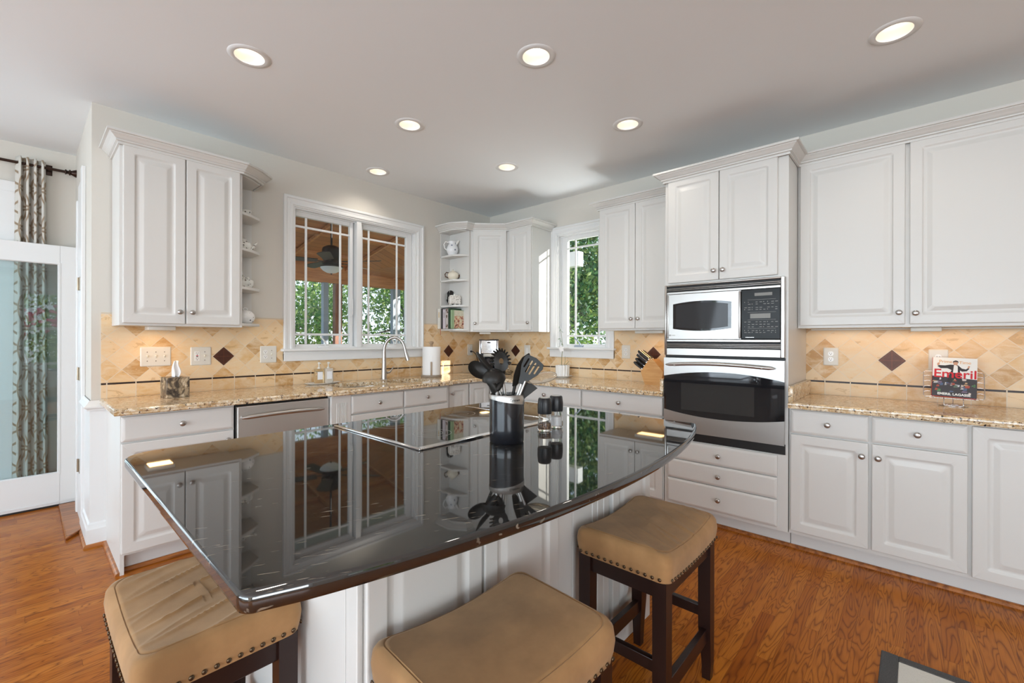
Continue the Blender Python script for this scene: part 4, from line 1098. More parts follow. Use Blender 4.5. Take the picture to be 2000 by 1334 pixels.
# ------------------------------------------------------------------ outlets and switches
def plate(name, label, wall, a, z, w, h, kinds, group='switch and outlet plates on the backsplash', gfci=False):
    loc = (a, -0.009, z) if wall == 'A' else (-0.009, -a, z)
    t = thing(name, label, 'wall plate', loc, 0 if wall == 'A' else -pi/2, group)
    rr = [[(x, y, zz) for x, zz in rrect(w, h, 0.006, 4, i)] for i, y in ((0, 0), (0, -0.003), (0.003, -0.0055), (0.006, -0.006))]
    obj('plate', MB().rings(rr), M['whiteplastic'], t, 40)
    n = len(kinds)
    for k, kd in enumerate(kinds):
        x = (k-(n-1)/2)*0.046
        if kd == 's':
            obj('toggle', MB().box(x-0.005, x+0.005, -0.007, -0.0055, -0.0115, 0.0115, 0.001, 1).box(x-0.0038, x+0.0038, -0.016, -0.006, -0.002, 0.008, 0.002), M['cream'], t, 30)
            obj('screw', MB().lathe([(0.003, 0), (0.0028, 0.0012), (0, 0.0014)], 10, M=Matrix.Translation((x, -0.006, 0.030)) @ Matrix.Rotation(pi/2, 4, 'X')).lathe([(0.003, 0), (0.0028, 0.0012), (0, 0.0014)], 10, M=Matrix.Translation((x, -0.006, -0.030)) @ Matrix.Rotation(pi/2, 4, 'X')), M['nail'], t)
        elif kd in 'og':
            r = MB(); sl = MB()
            for zz in (0.0195, -0.0195):
                if kd == 'o': r.lathe([(0.0165, 0), (0.0160, 0.0012), (0, 0.0014)], 20, M=Matrix.Translation((x, -0.0058, zz)) @ Matrix.Rotation(pi/2, 4, 'X'))
                sl.box(x-0.0068, x-0.0050, -0.0078, -0.0070, zz, zz+0.0075).box(x+0.0050, x+0.0068, -0.0078, -0.0070, zz, zz+0.0065)
                sl.lathe([(0.0027, 0), (0, 0.0002)], 8, M=Matrix.Translation((x, -0.0076, zz-0.0065)) @ Matrix.Rotation(pi/2, 4, 'X'))
            if kd == 'g': r.box(x-0.0165, x+0.0165, -0.0072, -0.0055, -0.034, 0.034, 0.002, 1)
            rc = obj('receptacle', r, M['porcelain'], t, 40); obj('slots', sl, M['slot'], rc)
            if kd == 'g':
                obj('reset_button', MB().box(x-0.006, x+0.006, -0.009, -0.007, 0.001, 0.006, 0.001, 1), M['inkred'], rc)
                obj('test_button', MB().box(x-0.006, x+0.006, -0.009, -0.007, -0.006, -0.001, 0.001, 1), M['inkblack'], rc)
        elif kd == 'r':
            obj('rocker', MB().box(x-0.016, x+0.016, -0.0085, -0.0055, -0.033, 0.033, 0.002, 1), M['porcelain'], t, 30)
    return t
plate('switch_plate', 'triple toggle switch plate on the tile behind the tissue box', 'A', -3.183, 1.172, 0.164, 0.130, 'sss')
plate('outlet_plate', 'outlet and switch plate with red and black test buttons left of the diamond tile', 'A', -2.928, 1.168, 0.124, 0.130, 'gs')
plate('outlet_plate', 'outlet and switch plate beside the left side of the sink window casing', 'A', -2.479, 1.170, 0.120, 0.132, 'os')
o_plug = plate('outlet_plate', 'single outlet plate with a black plug in it beside the coffee maker', 'A', -0.328, 1.172, 0.076, 0.126, 'o')
plate('switch_plate', 'white rocker switch plate right of the coffee maker on the right wall', 'B', 0.603, 1.166, 0.086, 0.130, 'r')
plate('outlet_plate', 'single outlet plate above the knife block', 'B', 1.808, 1.180, 0.084, 0.124, 'o')
plate('outlet_plate', 'single outlet plate right of the oven column', 'B', 3.367, 1.180, 0.086, 0.124, 'o')
plate('outlet_plate', 'single outlet plate partly hidden behind the cookbook', 'B', 3.906, 1.172, 0.088, 0.134, 'o')

# ------------------------------------------------------------------ bar stools
NAIL_ME = None
def seat_mesh(L_, W_, zb, zt, sag, r, n=44, m=34, wr=0.0, seed=0):
    """saddle cushion: closed grid over a rounded box, its top dipping along the long axis"""
    rnd = random.Random(seed)
    def top(x, y):
        e = 1.0
        z = zt - sag*(1-(2*x/L_)**2) + 0.010*(1-(2*x/L_)**2)*(1-(2*y/W_)**2)
        if wr:
            w1 = (1-abs(sin(24*x+3.0*sin(6*y+seed)+seed)))**4; w2 = (1-abs(sin(37*x-4.0*sin(5*y+seed*2)+1.7*seed)))**5
            z += wr*(w1*(0.55+0.45*sin(8*y+seed))+0.8*w2*(0.5+0.5*sin(11*y-seed)))*max(0, 1-(2*x/L_)**6)*max(0, 1-(2*y/W_)**4)
        return z
    rows = []
    def ring(ins, f, cr):
        pts = []
        for x, y in rrect(L_, W_, cr, 6, ins): pts.append((x, y))
        return pts
    # dense perimeter
    def per(ins, cr):
        base = rrect(L_, W_, cr, 6, ins); out = []
        for i in range(len(base)):
            a, b = Vector(base[i]), Vector(base[(i+1) % len(base)])
            k = max(1, int((b-a).length/0.006))
            out.append((a, b, k))
        return out
    ref = [k for _, _, k in per(0, 0.035)]
    def dense(ins, cr):
        base = rrect(L_, W_, cr, 6, ins); out = []
        for i, k in enumerate(ref):
            a, b = Vector(base[i]), Vector(base[(i+1) % len(base)])
            for q in range(k): out.append(a.lerp(b, q/k))
        return out
    rings = []
    def add(ins, zf, cr):
        rings.append([(p.x, p.y, zf(p.x, p.y)) for p in dense(ins, cr)])
    lo = lambda x, y: zb + 0.012*((2*x/L_)**2) - 0.006
    add(0.030, lambda x, y: lo(x, y)+0.004, 0.02)
    add(0.004, lambda x, y: lo(x, y), 0.035)
    add(0.0, lambda x, y: lo(x, y)+0.02, 0.035)
    add(-0.003, lambda x, y: (lo(x, y)+top(x, y))/2, 0.035)
    add(0.0, lambda x, y: top(x, y)-0.020, 0.035)
    add(0.006, lambda x, y: top(x, y)-0.008, 0.035)
    add(0.016, lambda x, y: top(x, y)-0.0015, 0.035)
    add(0.0185, lambda x, y: top(x, y)-0.003, 0.035)
    add(0.021, lambda x, y: top(x, y)+0.000, 0.035)
    for k in range(1, 26):
        f = k/26; ins = 0.021+(W_/2-0.024)*f
        add(ins, lambda x, y: top(x, y)+0.004*f, 0.035*(1-f)+0.001)
    return MB().rings(rings), lo
def stool(label, x, y, rz, seed, wr):
    t = thing('bar_stool', label, 'stool', (x, y, 0), rz, 'saddle seat counter stools at the island')
    L_, W_, zb, zt = 0.470, 0.345, 0.530, 0.632
    s, lo = seat_mesh(L_, W_, zb, zt, 0.026, 0.03, wr=wr, seed=seed)
    st = obj('seat', s, M['suede'], t, 50)
    def nail(px, py, nx, ny):
        global NAIL_ME
        if NAIL_ME is None:
            n_ = obj('nailhead', MB().sphere((0, 0, 0), 0.0058, (1, 0.5, 1), 10), M['nail'], st, 60); NAIL_ME = n_.data
        else:
            n_ = bpy.data.objects.new('nailhead', NAIL_ME); COL.objects.link(n_); n_.parent = st
        n_.location = (px+nx*0.0015, py+ny*0.0015, lo(px, py)+0.012); n_.rotation_euler = (0, 0, 0 if ny else pi/2)
    for k in range(19):
        xx = -L_/2+0.028+(L_-0.056)*k/18
        nail(xx, -W_/2, 0, -1); nail(xx, W_/2, 0, 1)
    for k in range(13):
        yy = -W_/2+0.028+(W_-0.056)*k/12
        nail(-L_/2, yy, -1, 0); nail(L_/2, yy, 1, 0)
    obj('seat_frame', MB().box(-L_/2+0.022, L_/2-0.022, -W_/2+0.020, W_/2-0.020, 0.475, 0.538, 0.003), M['darkwood'], t, 30)
    for sx in (-1, 1):
        for sy in (-1, 1):
            ox, oy = sx*(L_/2-0.012), sy*(W_/2-0.012)     # outer corner of the leg
            def sq(w, z, d=0.0): return [(ox-sx*d, oy-sy*d, z), (ox-sx*(w+d), oy-sy*d, z), (ox-sx*(w+d), oy-sy*(w+d), z), (ox-sx*d, oy-sy*(w+d), z)]
            obj('leg', MB().rings([sq(0.030, 0.0, 0.004), sq(0.034, 0.06, 0.001), sq(0.045, 0.20), sq(0.046, 0.535)]), M['darkwood'], t)
    ax, ay = L_/2-0.035, W_/2-0.035
    for sy in (-1, 1): obj('stretcher', MB().box(-ax, ax, sy*ay-0.011, sy*ay+0.011, 0.145, 0.198, 0.002), M['darkwood'], t, 30)
    for sx in (-1, 1): obj('stretcher', MB().box(sx*ax-0.011, sx*ax+0.011, -ay, ay, 0.232, 0.272, 0.002), M['darkwood'], t, 30)
    return t
stool('bar stool at the right of the island, its dark legs in full view', -2.222, -3.072, 0.0, 3, 0.0070)
stool('bar stool nearest the camera, only its smooth tan seat in view', -3.050, -3.092, R(-4), 1, 0.0)
stool('bar stool at the left end of the island with a wrinkled tan suede seat', -3.464, -2.390, R(90), 5, 0.0085)

# ------------------------------------------------------------------ on the island: utensil crock, utensils, mills
CRX, CRY = -2.575, -2.677
cro = thing('utensil_crock', 'black utensil crock with a silver band, standing on the island top', 'crock', (CRX, CRY, 0.9152))
obj('body', MB().lathe([(0.060, 0), (0.0635, 0.004), (0.0640, 0.05), (0.0645, 0.174), (0.0600, 0.174), (0.0590, 0.02), (0, 0.012)], 48), mat('crock_black', (0.008, 0.009, 0.012), 0.22, coat=0.5), cro, 50)
VA = atan2(-0.6725, -0.7400)             # bearing from crock to camera
def band():
    n = 64; a0 = VA
    def low(a): return 0.176-0.026+0.011*cos(a-a0-R(-80))
    rr = []
    for r, f in ((0.0646, 'l'), (0.0656, 'l'), (0.0656, 't'), (0.0640, 'T'), (0.0600, 'T'), (0.0598, 'i')):
        row = []
        for k in range(n):
            a = 2*pi*k/n; z = {'l': low(a), 't': 0.174, 'T': 0.1765, 'i': 0.165}[f]; row.append((r*cos(a), r*sin(a), z))
        rr.append(row)
    return MB().rings(rr, close0=False, close1=False)
bd = obj('silver_band', band(), M['steel'], cro, 50)
me = text_me('Cuisinart', 0.0115, extrude=0.0002, align='CENTER', bold=0.0002)
for v in me.vertices:
    x, yy, d = v.co.x, v.co.y, v.co.z
    a = VA + R(28) + x/0.0657; r = 0.0658+d
    v.co = Vector((r*cos(a), r*sin(a), 0.1560+yy))
me.materials.append(M['inkblack'])
o = bpy.data.objects.new('brand_text', me); COL.objects.link(o); o.parent = bd

RT = Vector((0.6725, -0.7400, 0)); TV = Vector((-0.7400, -0.6725, 0)); UP = Vector((0, 0, 1))
def cl(a, h, t): return RT*a + TV*t + UP*(h-0.9152)         # crock-local point from (right, height, toward the room)
def U(name, label, group=None):
    return thing(name, label, 'kitchen utensil', (CRX, CRY, 0.9152), 0, 'utensils in the crock')
def ubasis(pt, out):      # oriented frame: local z = out
    q = Vector(out).normalized().to_track_quat('Z', 'Y').to_matrix().to_4x4(); return Matrix.Translation(pt) @ q
def handle(parent, p0, p1, m=None, r=0.0062): obj('handle', MB().tube([p0, p0.lerp(p1, 0.5), p1], [r, r*0.9, r*0.8], 10), m or M['steel'], parent, 50)
# ladle
t = U('ladle', 'black nylon ladle with its round bowl facing down over the left rim of the crock')
cbowl = cl(-0.047, 1.1455, 0.012)
prof = []
for k in range(9):
    a = R(90*k/8); prof.append((0.044*cos(a), 0.040*sin(a)))
lad = MB().lathe(prof+[(0.0, 0.037)]+[(0.041*cos(R(90-90*k/8)), 0.037*sin(R(90-90*k/8))) for k in range(1, 9)], 28, M=ubasis(cbowl, RT*-0.10+UP*1.0+TV*0.25), cap=False)
lad.tube([cl(-0.018, 1.146, 0.020), cl(-0.024, 1.128, 0.030), cl(-0.036, 1.110, 0.036)][::-1]+[], [0.010, 0.012, 0.010], 10)
lad.tube([cl(-0.060, 1.140, 0.030), cl(-0.045, 1.118, 0.034), cl(-0.036, 1.102, 0.036)], [0.016, 0.014, 0.008], 12)
obj('bowl', lad, M['utensil'], t, 50); handle(t, cl(-0.037, 1.106, 0.036), cl(-0.018, 0.945, 0.028))
# serving spoon behind the ladle
def spoon_bowl(c, axis, nrm, L_, W_, D, m, parent, name='bowl', th=0.002):
    ax = Vector(axis).normalized(); nn = Vector(nrm); nn = (nn-ax*nn.dot(ax)).normalized(); sd = ax.cross(nn)
    rr = []
    def row(s, off):
        out = []
        for k in range(28):
            a = 2*pi*k/28; f = 1.0+0.12*cos(a)
            out.append(c + ax*(L_/2*s*cos(a)) + sd*(W_/2*s*sin(a)*f) + nn*(-D*(1-s*s)+off))
        return out
    for s in (0.05, 0.35, 0.6, 0.8, 0.93, 1.0): rr.append(row(s, 0))
    for s in (1.0, 0.93, 0.8, 0.6, 0.35, 0.05): rr.append(row(s, th))
    return obj(name, MB().rings(rr), m, parent, 60)
t = U('serving_spoon', 'black serving spoon leaning out behind the ladle')
spoon_bowl(cl(-0.107, 1.178, -0.010), RT*-0.75+UP*0.62, TV*0.9+RT*0.2+UP*0.3, 0.085, 0.058, 0.016, M['utensil'], t)
handle(t, cl(-0.074, 1.150, -0.008), cl(0.006, 0.95, -0.02), M['utensil'], 0.006)
t = U('slotted_spoon', 'grey spoon seen nearly edge-on, pointing to the upper left in front of the coffee maker')
spoon_bowl(cl(-0.078, 1.205, 0.004), RT*-0.62+UP*0.72, RT*0.55+UP*0.75+TV*0.15, 0.110, 0.056, 0.014, M['utensil'], t)
handle(t, cl(-0.044, 1.163, 0.004), cl(0.015, 0.95, 0.0), M['steel'], 0.005)
# pasta server
t = U('pasta_server', 'black toothed pasta server with a steel handle standing up in the crock')
hd = MB(); c0 = cl(-0.022, 1.212, 0.004)
A1 = (RT*-0.10+UP*1.0).normalized(); N1 = (TV*1.0+RT*-0.15).normalized(); S1 = A1.cross(N1)
def oval(s, off, hole=None):
    return [c0 + A1*(0.040*s*cos(2*pi*k/30)) + S1*(0.029*s*sin(2*pi*k/30)) + N1*(off-0.010*(1-s*s)) for k in range(30)]
def ovring(c, la, ls, off): return [c + A1*(la*cos(2*pi*k/30)) + S1*(ls*sin(2*pi*k/30)) + N1*off for k in range(30)]
hd.rings([oval(1.0, 0), oval(1.0, 0.003), oval(0.30, 0.004), oval(0.30, 0.0)], loop=True)
for k in range(13):
    a = R(-100+200*k/12); p = c0 + A1*(0.039*cos(a)) + S1*(0.028*sin(a)); q = p + A1*(0.010*cos(a)) + S1*(0.011*sin(a)) + N1*0.014
    hd.tube([p, p.lerp(q, 0.5)+A1*0.001, q], [0.0042, 0.0036, 0.0026], 8)
hd.tube([c0-A1*0.036, c0-A1*0.055, c0-A1*0.074], [0.014, 0.009, 0.0075], 10)
obj('head', hd, M['utensil'], t, 50); handle(t, c0-A1*0.072, cl(0.012, 0.945, -0.004), M['steel'], 0.0066)
# slotted turner, solid turner, clear ladle, black turner
def flat_tool(parent, outline, slots, c, ax, nn, th, m, name='blade', bend=0.0):
    ax = Vector(ax).normalized(); nn = Vector(nn); nn = (nn-ax*nn.dot(ax)).normalized(); sd = ax.cross(nn)
    bm = bmesh.new(); es = []
    for lp in [outline]+slots:
        vs = [bm.verts.new((x, y, 0)) for x, y in lp]
        for i in range(len(vs)): es.append(bm.edges.new((vs[i], vs[(i+1) % len(vs)])))
    bmesh.ops.triangle_fill(bm, use_beauty=True, edges=es, normal=(0, 0, 1))
    r = bmesh.ops.extrude_face_region(bm, geom=bm.faces[:]); 
    for v in [g for g in r['geom'] if isinstance(g, bmesh.types.BMVert)]: v.co.z += th
    bmesh.ops.recalc_face_normals(bm, faces=bm.faces[:])
    for v in bm.verts:
        x, y, z = v.co; v.co = c + sd*x + ax*y + nn*(z+bend*y*y)
    return obj(name, bm, m, parent, 40)
def stad(x, y0, y1, w):
    return [(x+w*cos(R(a)), y1+w*sin(R(a))) for a in range(0, 181, 30)]+[(x+w*cos(R(a)), y0+w*sin(R(a))) for a in range(180, 361, 30)]
t = U('slotted_turner', 'black slotted turner with four long slots leaning right over the crock rim')
ol = [(-0.010, -0.062), (0.010, -0.062), (0.020, -0.035), (0.037, 0.0), (0.043, 0.030), (0.036, 0.045), (0.0, 0.051), (-0.036, 0.045), (-0.043, 0.030), (-0.037, 0.0), (-0.020, -0.035)]
flat_tool(t, ol, [stad(x, -0.012 if abs(x) < 0.012 else 0.0, 0.032, 0.0036) for x in (-0.024, -0.008, 0.008, 0.024)], cl(0.083, 1.182, 0.024), RT*0.48+UP*0.80+TV*0.1, TV*0.92+RT*-0.30+UP*0.30, 0.0025, M['utensil'])
handle(t, cl(0.054, 1.130, 0.022), cl(-0.008, 0.945, 0.010), M['steel'], 0.0062)
t = U('solid_turner', 'black solid turner standing behind the slotted turner with a pointed upper edge')
ol = [(-0.008, -0.07), (0.008, -0.07), (0.026, -0.02), (0.030, 0.02), (0.024, 0.055), (0.006, 0.068), (-0.016, 0.045), (-0.026, 0.01), (-0.022, -0.03)]
flat_tool(t, ol, [], cl(0.052, 1.182, -0.012), RT*0.38+UP*0.92, TV*0.75+RT*0.66, 0.0025, M['utensil'])
handle(t, cl(0.030, 1.12, -0.012), cl(-0.006, 0.945, -0.01), M['utensil'], 0.006)
t = U('serving_spoon', 'large clear plastic serving spoon hanging out to the right of the crock')
spoon_bowl(cl(0.126, 1.153, 0.030), RT*0.96+UP*0.20, UP*0.85+TV*0.55, 0.118, 0.060, 0.018, M['clearplastic'], t)
handle(t, cl(0.068, 1.141, 0.028), cl(-0.006, 0.95, 0.026), M['steel'], 0.0050)
t = U('spatula', 'wide black spatula with its blade tapering down into the crock on the right')
ol = [(-0.006, -0.060), (0.006, -0.060), (0.014, -0.03), (0.036, 0.022), (-0.034, 0.034), (-0.016, -0.025)]
flat_tool(t, ol, [], cl(0.072, 1.112, 0.010), RT*0.46+UP*0.84, TV*0.95+UP*0.25, 0.003, M['utensil'])
handle(t, cl(0.046, 1.062, 0.010), cl(0.008, 0.95, 0.02), M['utensil'], 0.0065)

def mill(label, x, y, fill_m, fill_h, h):
    t = thing('spice_mill', label, 'spice mill', (x, y, 0.9152), R(20), 'glass spice mills with black caps')
    obj('glass_body', MB().lathe([(0.0, 0.0), (0.0285, 0.0), (0.0300, 0.004), (0.0295, 0.020), (0.0272, 0.045), (0.0262, h-0.062), (0.0235, h-0.062), (0.0245, 0.045), (0.0268, 0.018), (0.026, 0.008), (0, 0.008)], 32), M['clearglass'], t, 50)
    obj('contents', MB().lathe([(0, 0.0085), (0.0255, 0.0085), (0.0262, 0.018), (0.0258, fill_h), (0, fill_h+0.003)], 24), fill_m, t, 50)
    obj('cap', MB().lathe([(0.0, h-0.066), (0.0285, h-0.066), (0.0298, h-0.060), (0.0300, h-0.03), (0.0275, h-0.006), (0.0245, h-0.001), (0.020, h), (0.020, h-0.003), (0, h-0.003)], 32), M['blackplastic'], t, 40)
    obj('cap_disc', MB().lathe([(0.0195, h-0.003), (0.0190, h-0.0005), (0, h)], 24), M['steel'], t, 40)
mill('left glass spice mill with black cap, holding brown peppercorns', -2.322, -2.658, m_speckled('peppercorns', (0.10, 0.05, 0.03), (0.34, 0.20, 0.11), 190.0, 0.5, 0.6), 0.030, 0.136)
mill('right glass spice mill with black cap, holding white salt', -2.232, -2.650, mat('salt', (0.82, 0.80, 0.78), 0.8), 0.046, 0.136)

# ------------------------------------------------------------------ on the back counter
def at(name, label, cat, x, y, z=0.9142, rz=0.0, group=None): return thing(name, label, cat, (x, y, z), rz, group)
t = at('tissue_box', 'square printed tissue box with a white tissue standing up at the left of the counter', 'tissue box', -3.118, -0.245, rz=R(6))
obj('box', MB().box(-0.062, 0.062, -0.050, 0.074, 0, 0.130, 0.003), M['photobox'], t, 30)
obj('opening', MB().lathe([(0.036, 0.1300), (0.0355, 0.1306), (0, 0.1306)], 24, M=Matrix.Translation((0, 0.012, 0))), M['dark'], t)
def tissue():
    bm = bmesh.new(); n, m = 14, 16; g = []
    for j in range(m+1):
        w = j/m; row = []
        for i in range(n+1):
            u = i/n-0.5
            x = u*(0.030+0.022*sin(pi*min(1, w*1.2))*(1-w*0.5)) + 0.004*sin(w*6)+0.008*w
            y = 0.012*sin(u*9+w*2)*(1-0.4*w) + 0.010
            row.append(bm.verts.new((x, y, 0.128+0.108*w-0.008*abs(u)*w)))
        g.append(row)
    for j in range(m):
        for i in range(n): bm.faces.new((g[j][i], g[j][i+1], g[j+1][i+1], g[j+1][i])).smooth = True
    return bm
ti = obj('tissue', tissue(), M['tissue'], t); md = ti.modifiers.new('thickness', 'SOLIDIFY'); md.thickness = 0.0015

tray = at('soap_tray', 'pale oval tray holding two soap bottles left of the sink', 'tray', -2.085, -0.105, 0.9142)
obj('tray_body', MB().lathe([(0, 0.0), (0.115, 0.0), (0.150, 0.010), (0.152, 0.013), (0.115, 0.005), (0, 0.004)], 40, M=Matrix.Diagonal((1, 0.50, 1, 1))), M['porcelain'], tray, 50)
def soap(label, x, y, m):
    t = at('soap_bottle', label, 'soap bottle', x, y, 0.9184, 0, 'soap bottles by the sink')
    obj('bottle', MB().box(-0.036, 0.036, -0.022, 0.022, 0, 0.125, 0.009, 3), m, t, 40)
    obj('label', MB().box(-0.022, 0.022, -0.0228, -0.0218, 0.035, 0.100), M['silver_label'], t)
    obj('pump', MB().lathe([(0.012, 0.125), (0.012, 0.136), (0.005, 0.137), (0.005, 0.165), (0.009, 0.166), (0.009, 0.178), (0, 0.179)], 16).tube([(0, 0, 0.172), (0.0, -0.022, 0.172), (0, -0.030, 0.168)], 0.0042, 8), M['whiteplastic'], t, 40)
soap('left clear soap bottle with pump on the tray by the sink', -2.118, -0.105, mat('amber_soap', (0.85, 0.68, 0.42), 0.08, trans=0.75, ior=1.3))
soap('right pale soap bottle with pump on the tray by the sink', -2.036, -0.100, mat('pale_soap', (0.90, 0.86, 0.78), 0.12, trans=0.5, ior=1.3))

t = at('faucet', 'tall brushed nickel gooseneck faucet with pull-down spray head at the sink', 'faucet', -1.515, -0.125)
path = [(0, 0, 0.0), (0, 0, 0.12), (0.0, 0, 0.27)]
R_ = 0.095
dirx, diry = 0.74, -0.67                      # the spout swings to the right over the bowls
for k in range(1, 15):
    a = R(180-165*k/14); path.append((dirx*(R_+R_*cos(a)), diry*(R_+R_*cos(a)), 0.27+0.115*sin(a)*1.08))
ln = path[-1]; path.append((ln[0]+dirx*0.012, ln[1]+diry*0.012, ln[2]-0.045))
rads = [0.0265, 0.021, 0.0145]+[0.0135]*14+[0.0135]
obj('spout', MB().tube(path, rads, 18).lathe([(0.030, 0), (0.029, 0.006), (0.0265, 0.008)], 24), M['nickel'], t, 60)
e = Vector(path[-1]); dv = (e-Vector(path[-2])).normalized()
obj('spray_head', MB().tube([e-dv*0.002, e+dv*0.010, e+dv*0.06, e+dv*0.082], [0.0145, 0.0165, 0.0195, 0.019], 18), M['nickel'], t, 50)
obj('lever', MB().tube([(0.02, -0.012, 0.065), (0.045, -0.020, 0.066), (0.058, -0.024, 0.080), (0.082, -0.030, 0.118)], [0.012, 0.010, 0.007, 0.005], 10), M['nickel'], t, 50)

t = at('paper_towel_holder', 'paper towel roll on an upright wooden holder right of the sink', 'paper towel holder', -1.020, -0.195)
obj('base', MB().lathe([(0.0, 0), (0.100, 0), (0.104, 0.006), (0.103, 0.016), (0.094, 0.022), (0, 0.022)], 40), mat('grey_stained_wood', (0.30, 0.24, 0.18), 0.45), t, 50)
obj('roll', MB().lathe([(0.020, 0.0225), (0.088, 0.0225), (0.089, 0.03), (0.089, 0.295), (0.088, 0.302), (0.020, 0.302)], 48), M['paper'], t, 40)
obj('post', MB().lathe([(0.012, 0.30), (0.013, 0.312), (0.010, 0.318), (0.017, 0.330), (0.022, 0.338), (0.022, 0.350), (0.014, 0.357), (0, 0.358)], 24), mat('brown_wood_knob', (0.34, 0.23, 0.14), 0.4), t, 50)
obj('tear_bar', MB().box(-0.009, 0.009, -0.097, -0.091, 0.02, 0.155, 0.003, M=Matrix.Rotation(R(-38), 4, 'Z')), mat('brown_wood_bar', (0.34, 0.25, 0.17), 0.4), t, 30)

# coffee maker in the corner, turned to the room
t = at('coffee_maker', 'black and stainless coffee maker in the corner behind the utensils', 'coffee maker', -0.300, -0.290, rz=R(-45))
obj('housing', MB().box(-0.105, 0.105, -0.02, 0.13, 0, 0.36, 0.010).box(-0.105, 0.105, -0.115, 0.13, 0.0, 0.035, 0.006).box(-0.105, 0.105, -0.105, -0.02, 0.255, 0.362, 0.008).box(-0.108, 0.108, -0.110, 0.13, 0.362, 0.378, 0.008), M['blackplastic'], t, 30)
obj('steel_front', MB().box(-0.084, 0.084, -0.112, -0.104, 0.225, 0.366, 0.005).box(-0.104, -0.090, -0.112, -0.02, 0.03, 0.366, 0.003).box(0.090, 0.104, -0.112, -0.02, 0.03, 0.366, 0.003), M['chrome'], t, 30)
obj('handle_slot', MB().lathe([(0.022, 0), (0.021, 0.002), (0, 0.002)], 20, M=Matrix.Translation((0.0, -0.1115, 0.343)) @ Matrix.Rotation(pi/2, 4, 'X') @ Matrix.Diagonal((1, 0.30, 1, 1))), M['dark'], t)
obj('carafe', MB().lathe([(0.060, 0.037), (0.066, 0.06), (0.064, 0.12), (0.050, 0.165), (0.042, 0.185), (0, 0.185)], 28, M=Matrix.Translation((0, -0.045, 0))), M['blackglass'], t, 50)
obj('control_strip', MB().box(-0.06, 0.06, -0.113, -0.103, 0.190, 0.222, 0.003), M['inkgrey'], t, 30)
tag(obj('power_cord', MB().box(-0.338, -0.318, -0.045, -0.0165, 1.143, 1.163, 0.006).tube([(-0.328, -0.03, 1.150), (-0.322, -0.060, 1.152), (-0.295, -0.075, 1.12), (-0.262, -0.070, 1.05), (-0.225, -0.072, 0.97), (-0.20, -0.090, 0.920), (-0.19, -0.11, 0.918)], 0.0038, 8), M['blackplastic'], None, 50), 'black power cord plugged into the outlet beside the coffee maker', 'cord')

t = at('glass_dish', 'small faceted clear glass dish on the counter beyond the utensils', 'dish', -0.250, -0.520)
obj('dish_body', MB().lathe([(0, 0.0), (0.045, 0.0), (0.050, 0.004), (0.066, 0.022), (0.068, 0.03), (0.062, 0.024), (0.044, 0.008), (0, 0.008)], 12), M['clearglass'], t)
obj('lid', MB().lathe([(0.066, 0.031), (0.050, 0.044), (0.020, 0.052), (0.010, 0.060), (0.014, 0.068), (0.006, 0.074), (0, 0.074)], 12), M['clearglass'], t)

t = at('orchid_pot', 'small orchid in a fluted white pot on a saucer in front of the small window', 'potted plant', -0.150, -1.185)
obj('saucer', MB().lathe([(0, 0.0), (0.060, 0.0), (0.065, 0.006), (0.098, 0.016), (0.099, 0.019), (0.062, 0.010), (0, 0.009)], 40), M['porcelain'], t, 50)
fl = [[((0.068+0.0035*cos(14*2*pi*k/112))*f*cos(2*pi*k/112), (0.068+0.0035*cos(14*2*pi*k/112))*f*sin(2*pi*k/112), z) for k in range(112)] for f, z in ((0.93, 0.0105), (0.96, 0.03), (1.0, 0.116), (1.0, 0.122), (0.93, 0.122), (0.90, 0.10))]
obj('pot', MB().rings(fl), M['porcelain'], t, 50)
obj('bark_mix', MB().lathe([(0.060, 0.100), (0.04, 0.108), (0, 0.110)], 20), M['bark'], t)
stm = MB().tube([(0.01, 0.02, 0.105), (0.0, 0.01, 0.20), (-0.012, -0.012, 0.30), (-0.016, 0.0, 0.40), (-0.010, 0.02, 0.49)], [0.003, 0.003, 0.0025, 0.002, 0.0012], 8).tube([(0.0, -0.02, 0.105), (0.004, -0.028, 0.165), (0.0, -0.03, 0.21)], 0.002, 6).tube([(-0.01, -0.02, 0.11), (-0.01, -0.055, 0.135), (-0.01, -0.085, 0.165)], 0.002, 6)
obj('stem', stm, mat('orchid_stem', (0.20, 0.20, 0.08), 0.5), t, 60)
lf = MB()
for (x, y, z, ax, s) in ((-0.016, 0.012, 0.47, 0.4, 1.0), (-0.012, -0.012, 0.455, -0.9, 0.9), (-0.016, 0.020, 0.385, 1.4, 1.1), (-0.014, 0.004, 0.365, -0.3, 1.2), (-0.012, -0.01, 0.33, 2.2, 0.8), (-0.01, 0.03, 0.50, 0.0, 0.8)):
    lf.sphere((0, 0, 0), 0.016*s, (0.45, 0.16, 1.0), 10, M=Matrix.Translation((x, y+0.008*s, z)) @ Matrix.Rotation(ax, 4, 'X') @ Matrix.Rotation(0.4, 4, 'Z'))
obj('leaves', lf, mat('orchid_leaf', (0.16, 0.26, 0.13), 0.45), t, 60)
pt = MB()
for k in range(5):
    pt.sphere((0, 0, 0), 0.017, (0.75, 1.0, 0.12), 12, M=Matrix.Translation((-0.028, -0.005, 0.285)) @ Matrix.Rotation(-pi/2, 4, 'Y') @ Matrix.Rotation(2*pi*k/5, 4, 'Z') @ Matrix.Translation((0, 0.017, 0)))
obj('flower', pt, M['tissue'], t, 60)

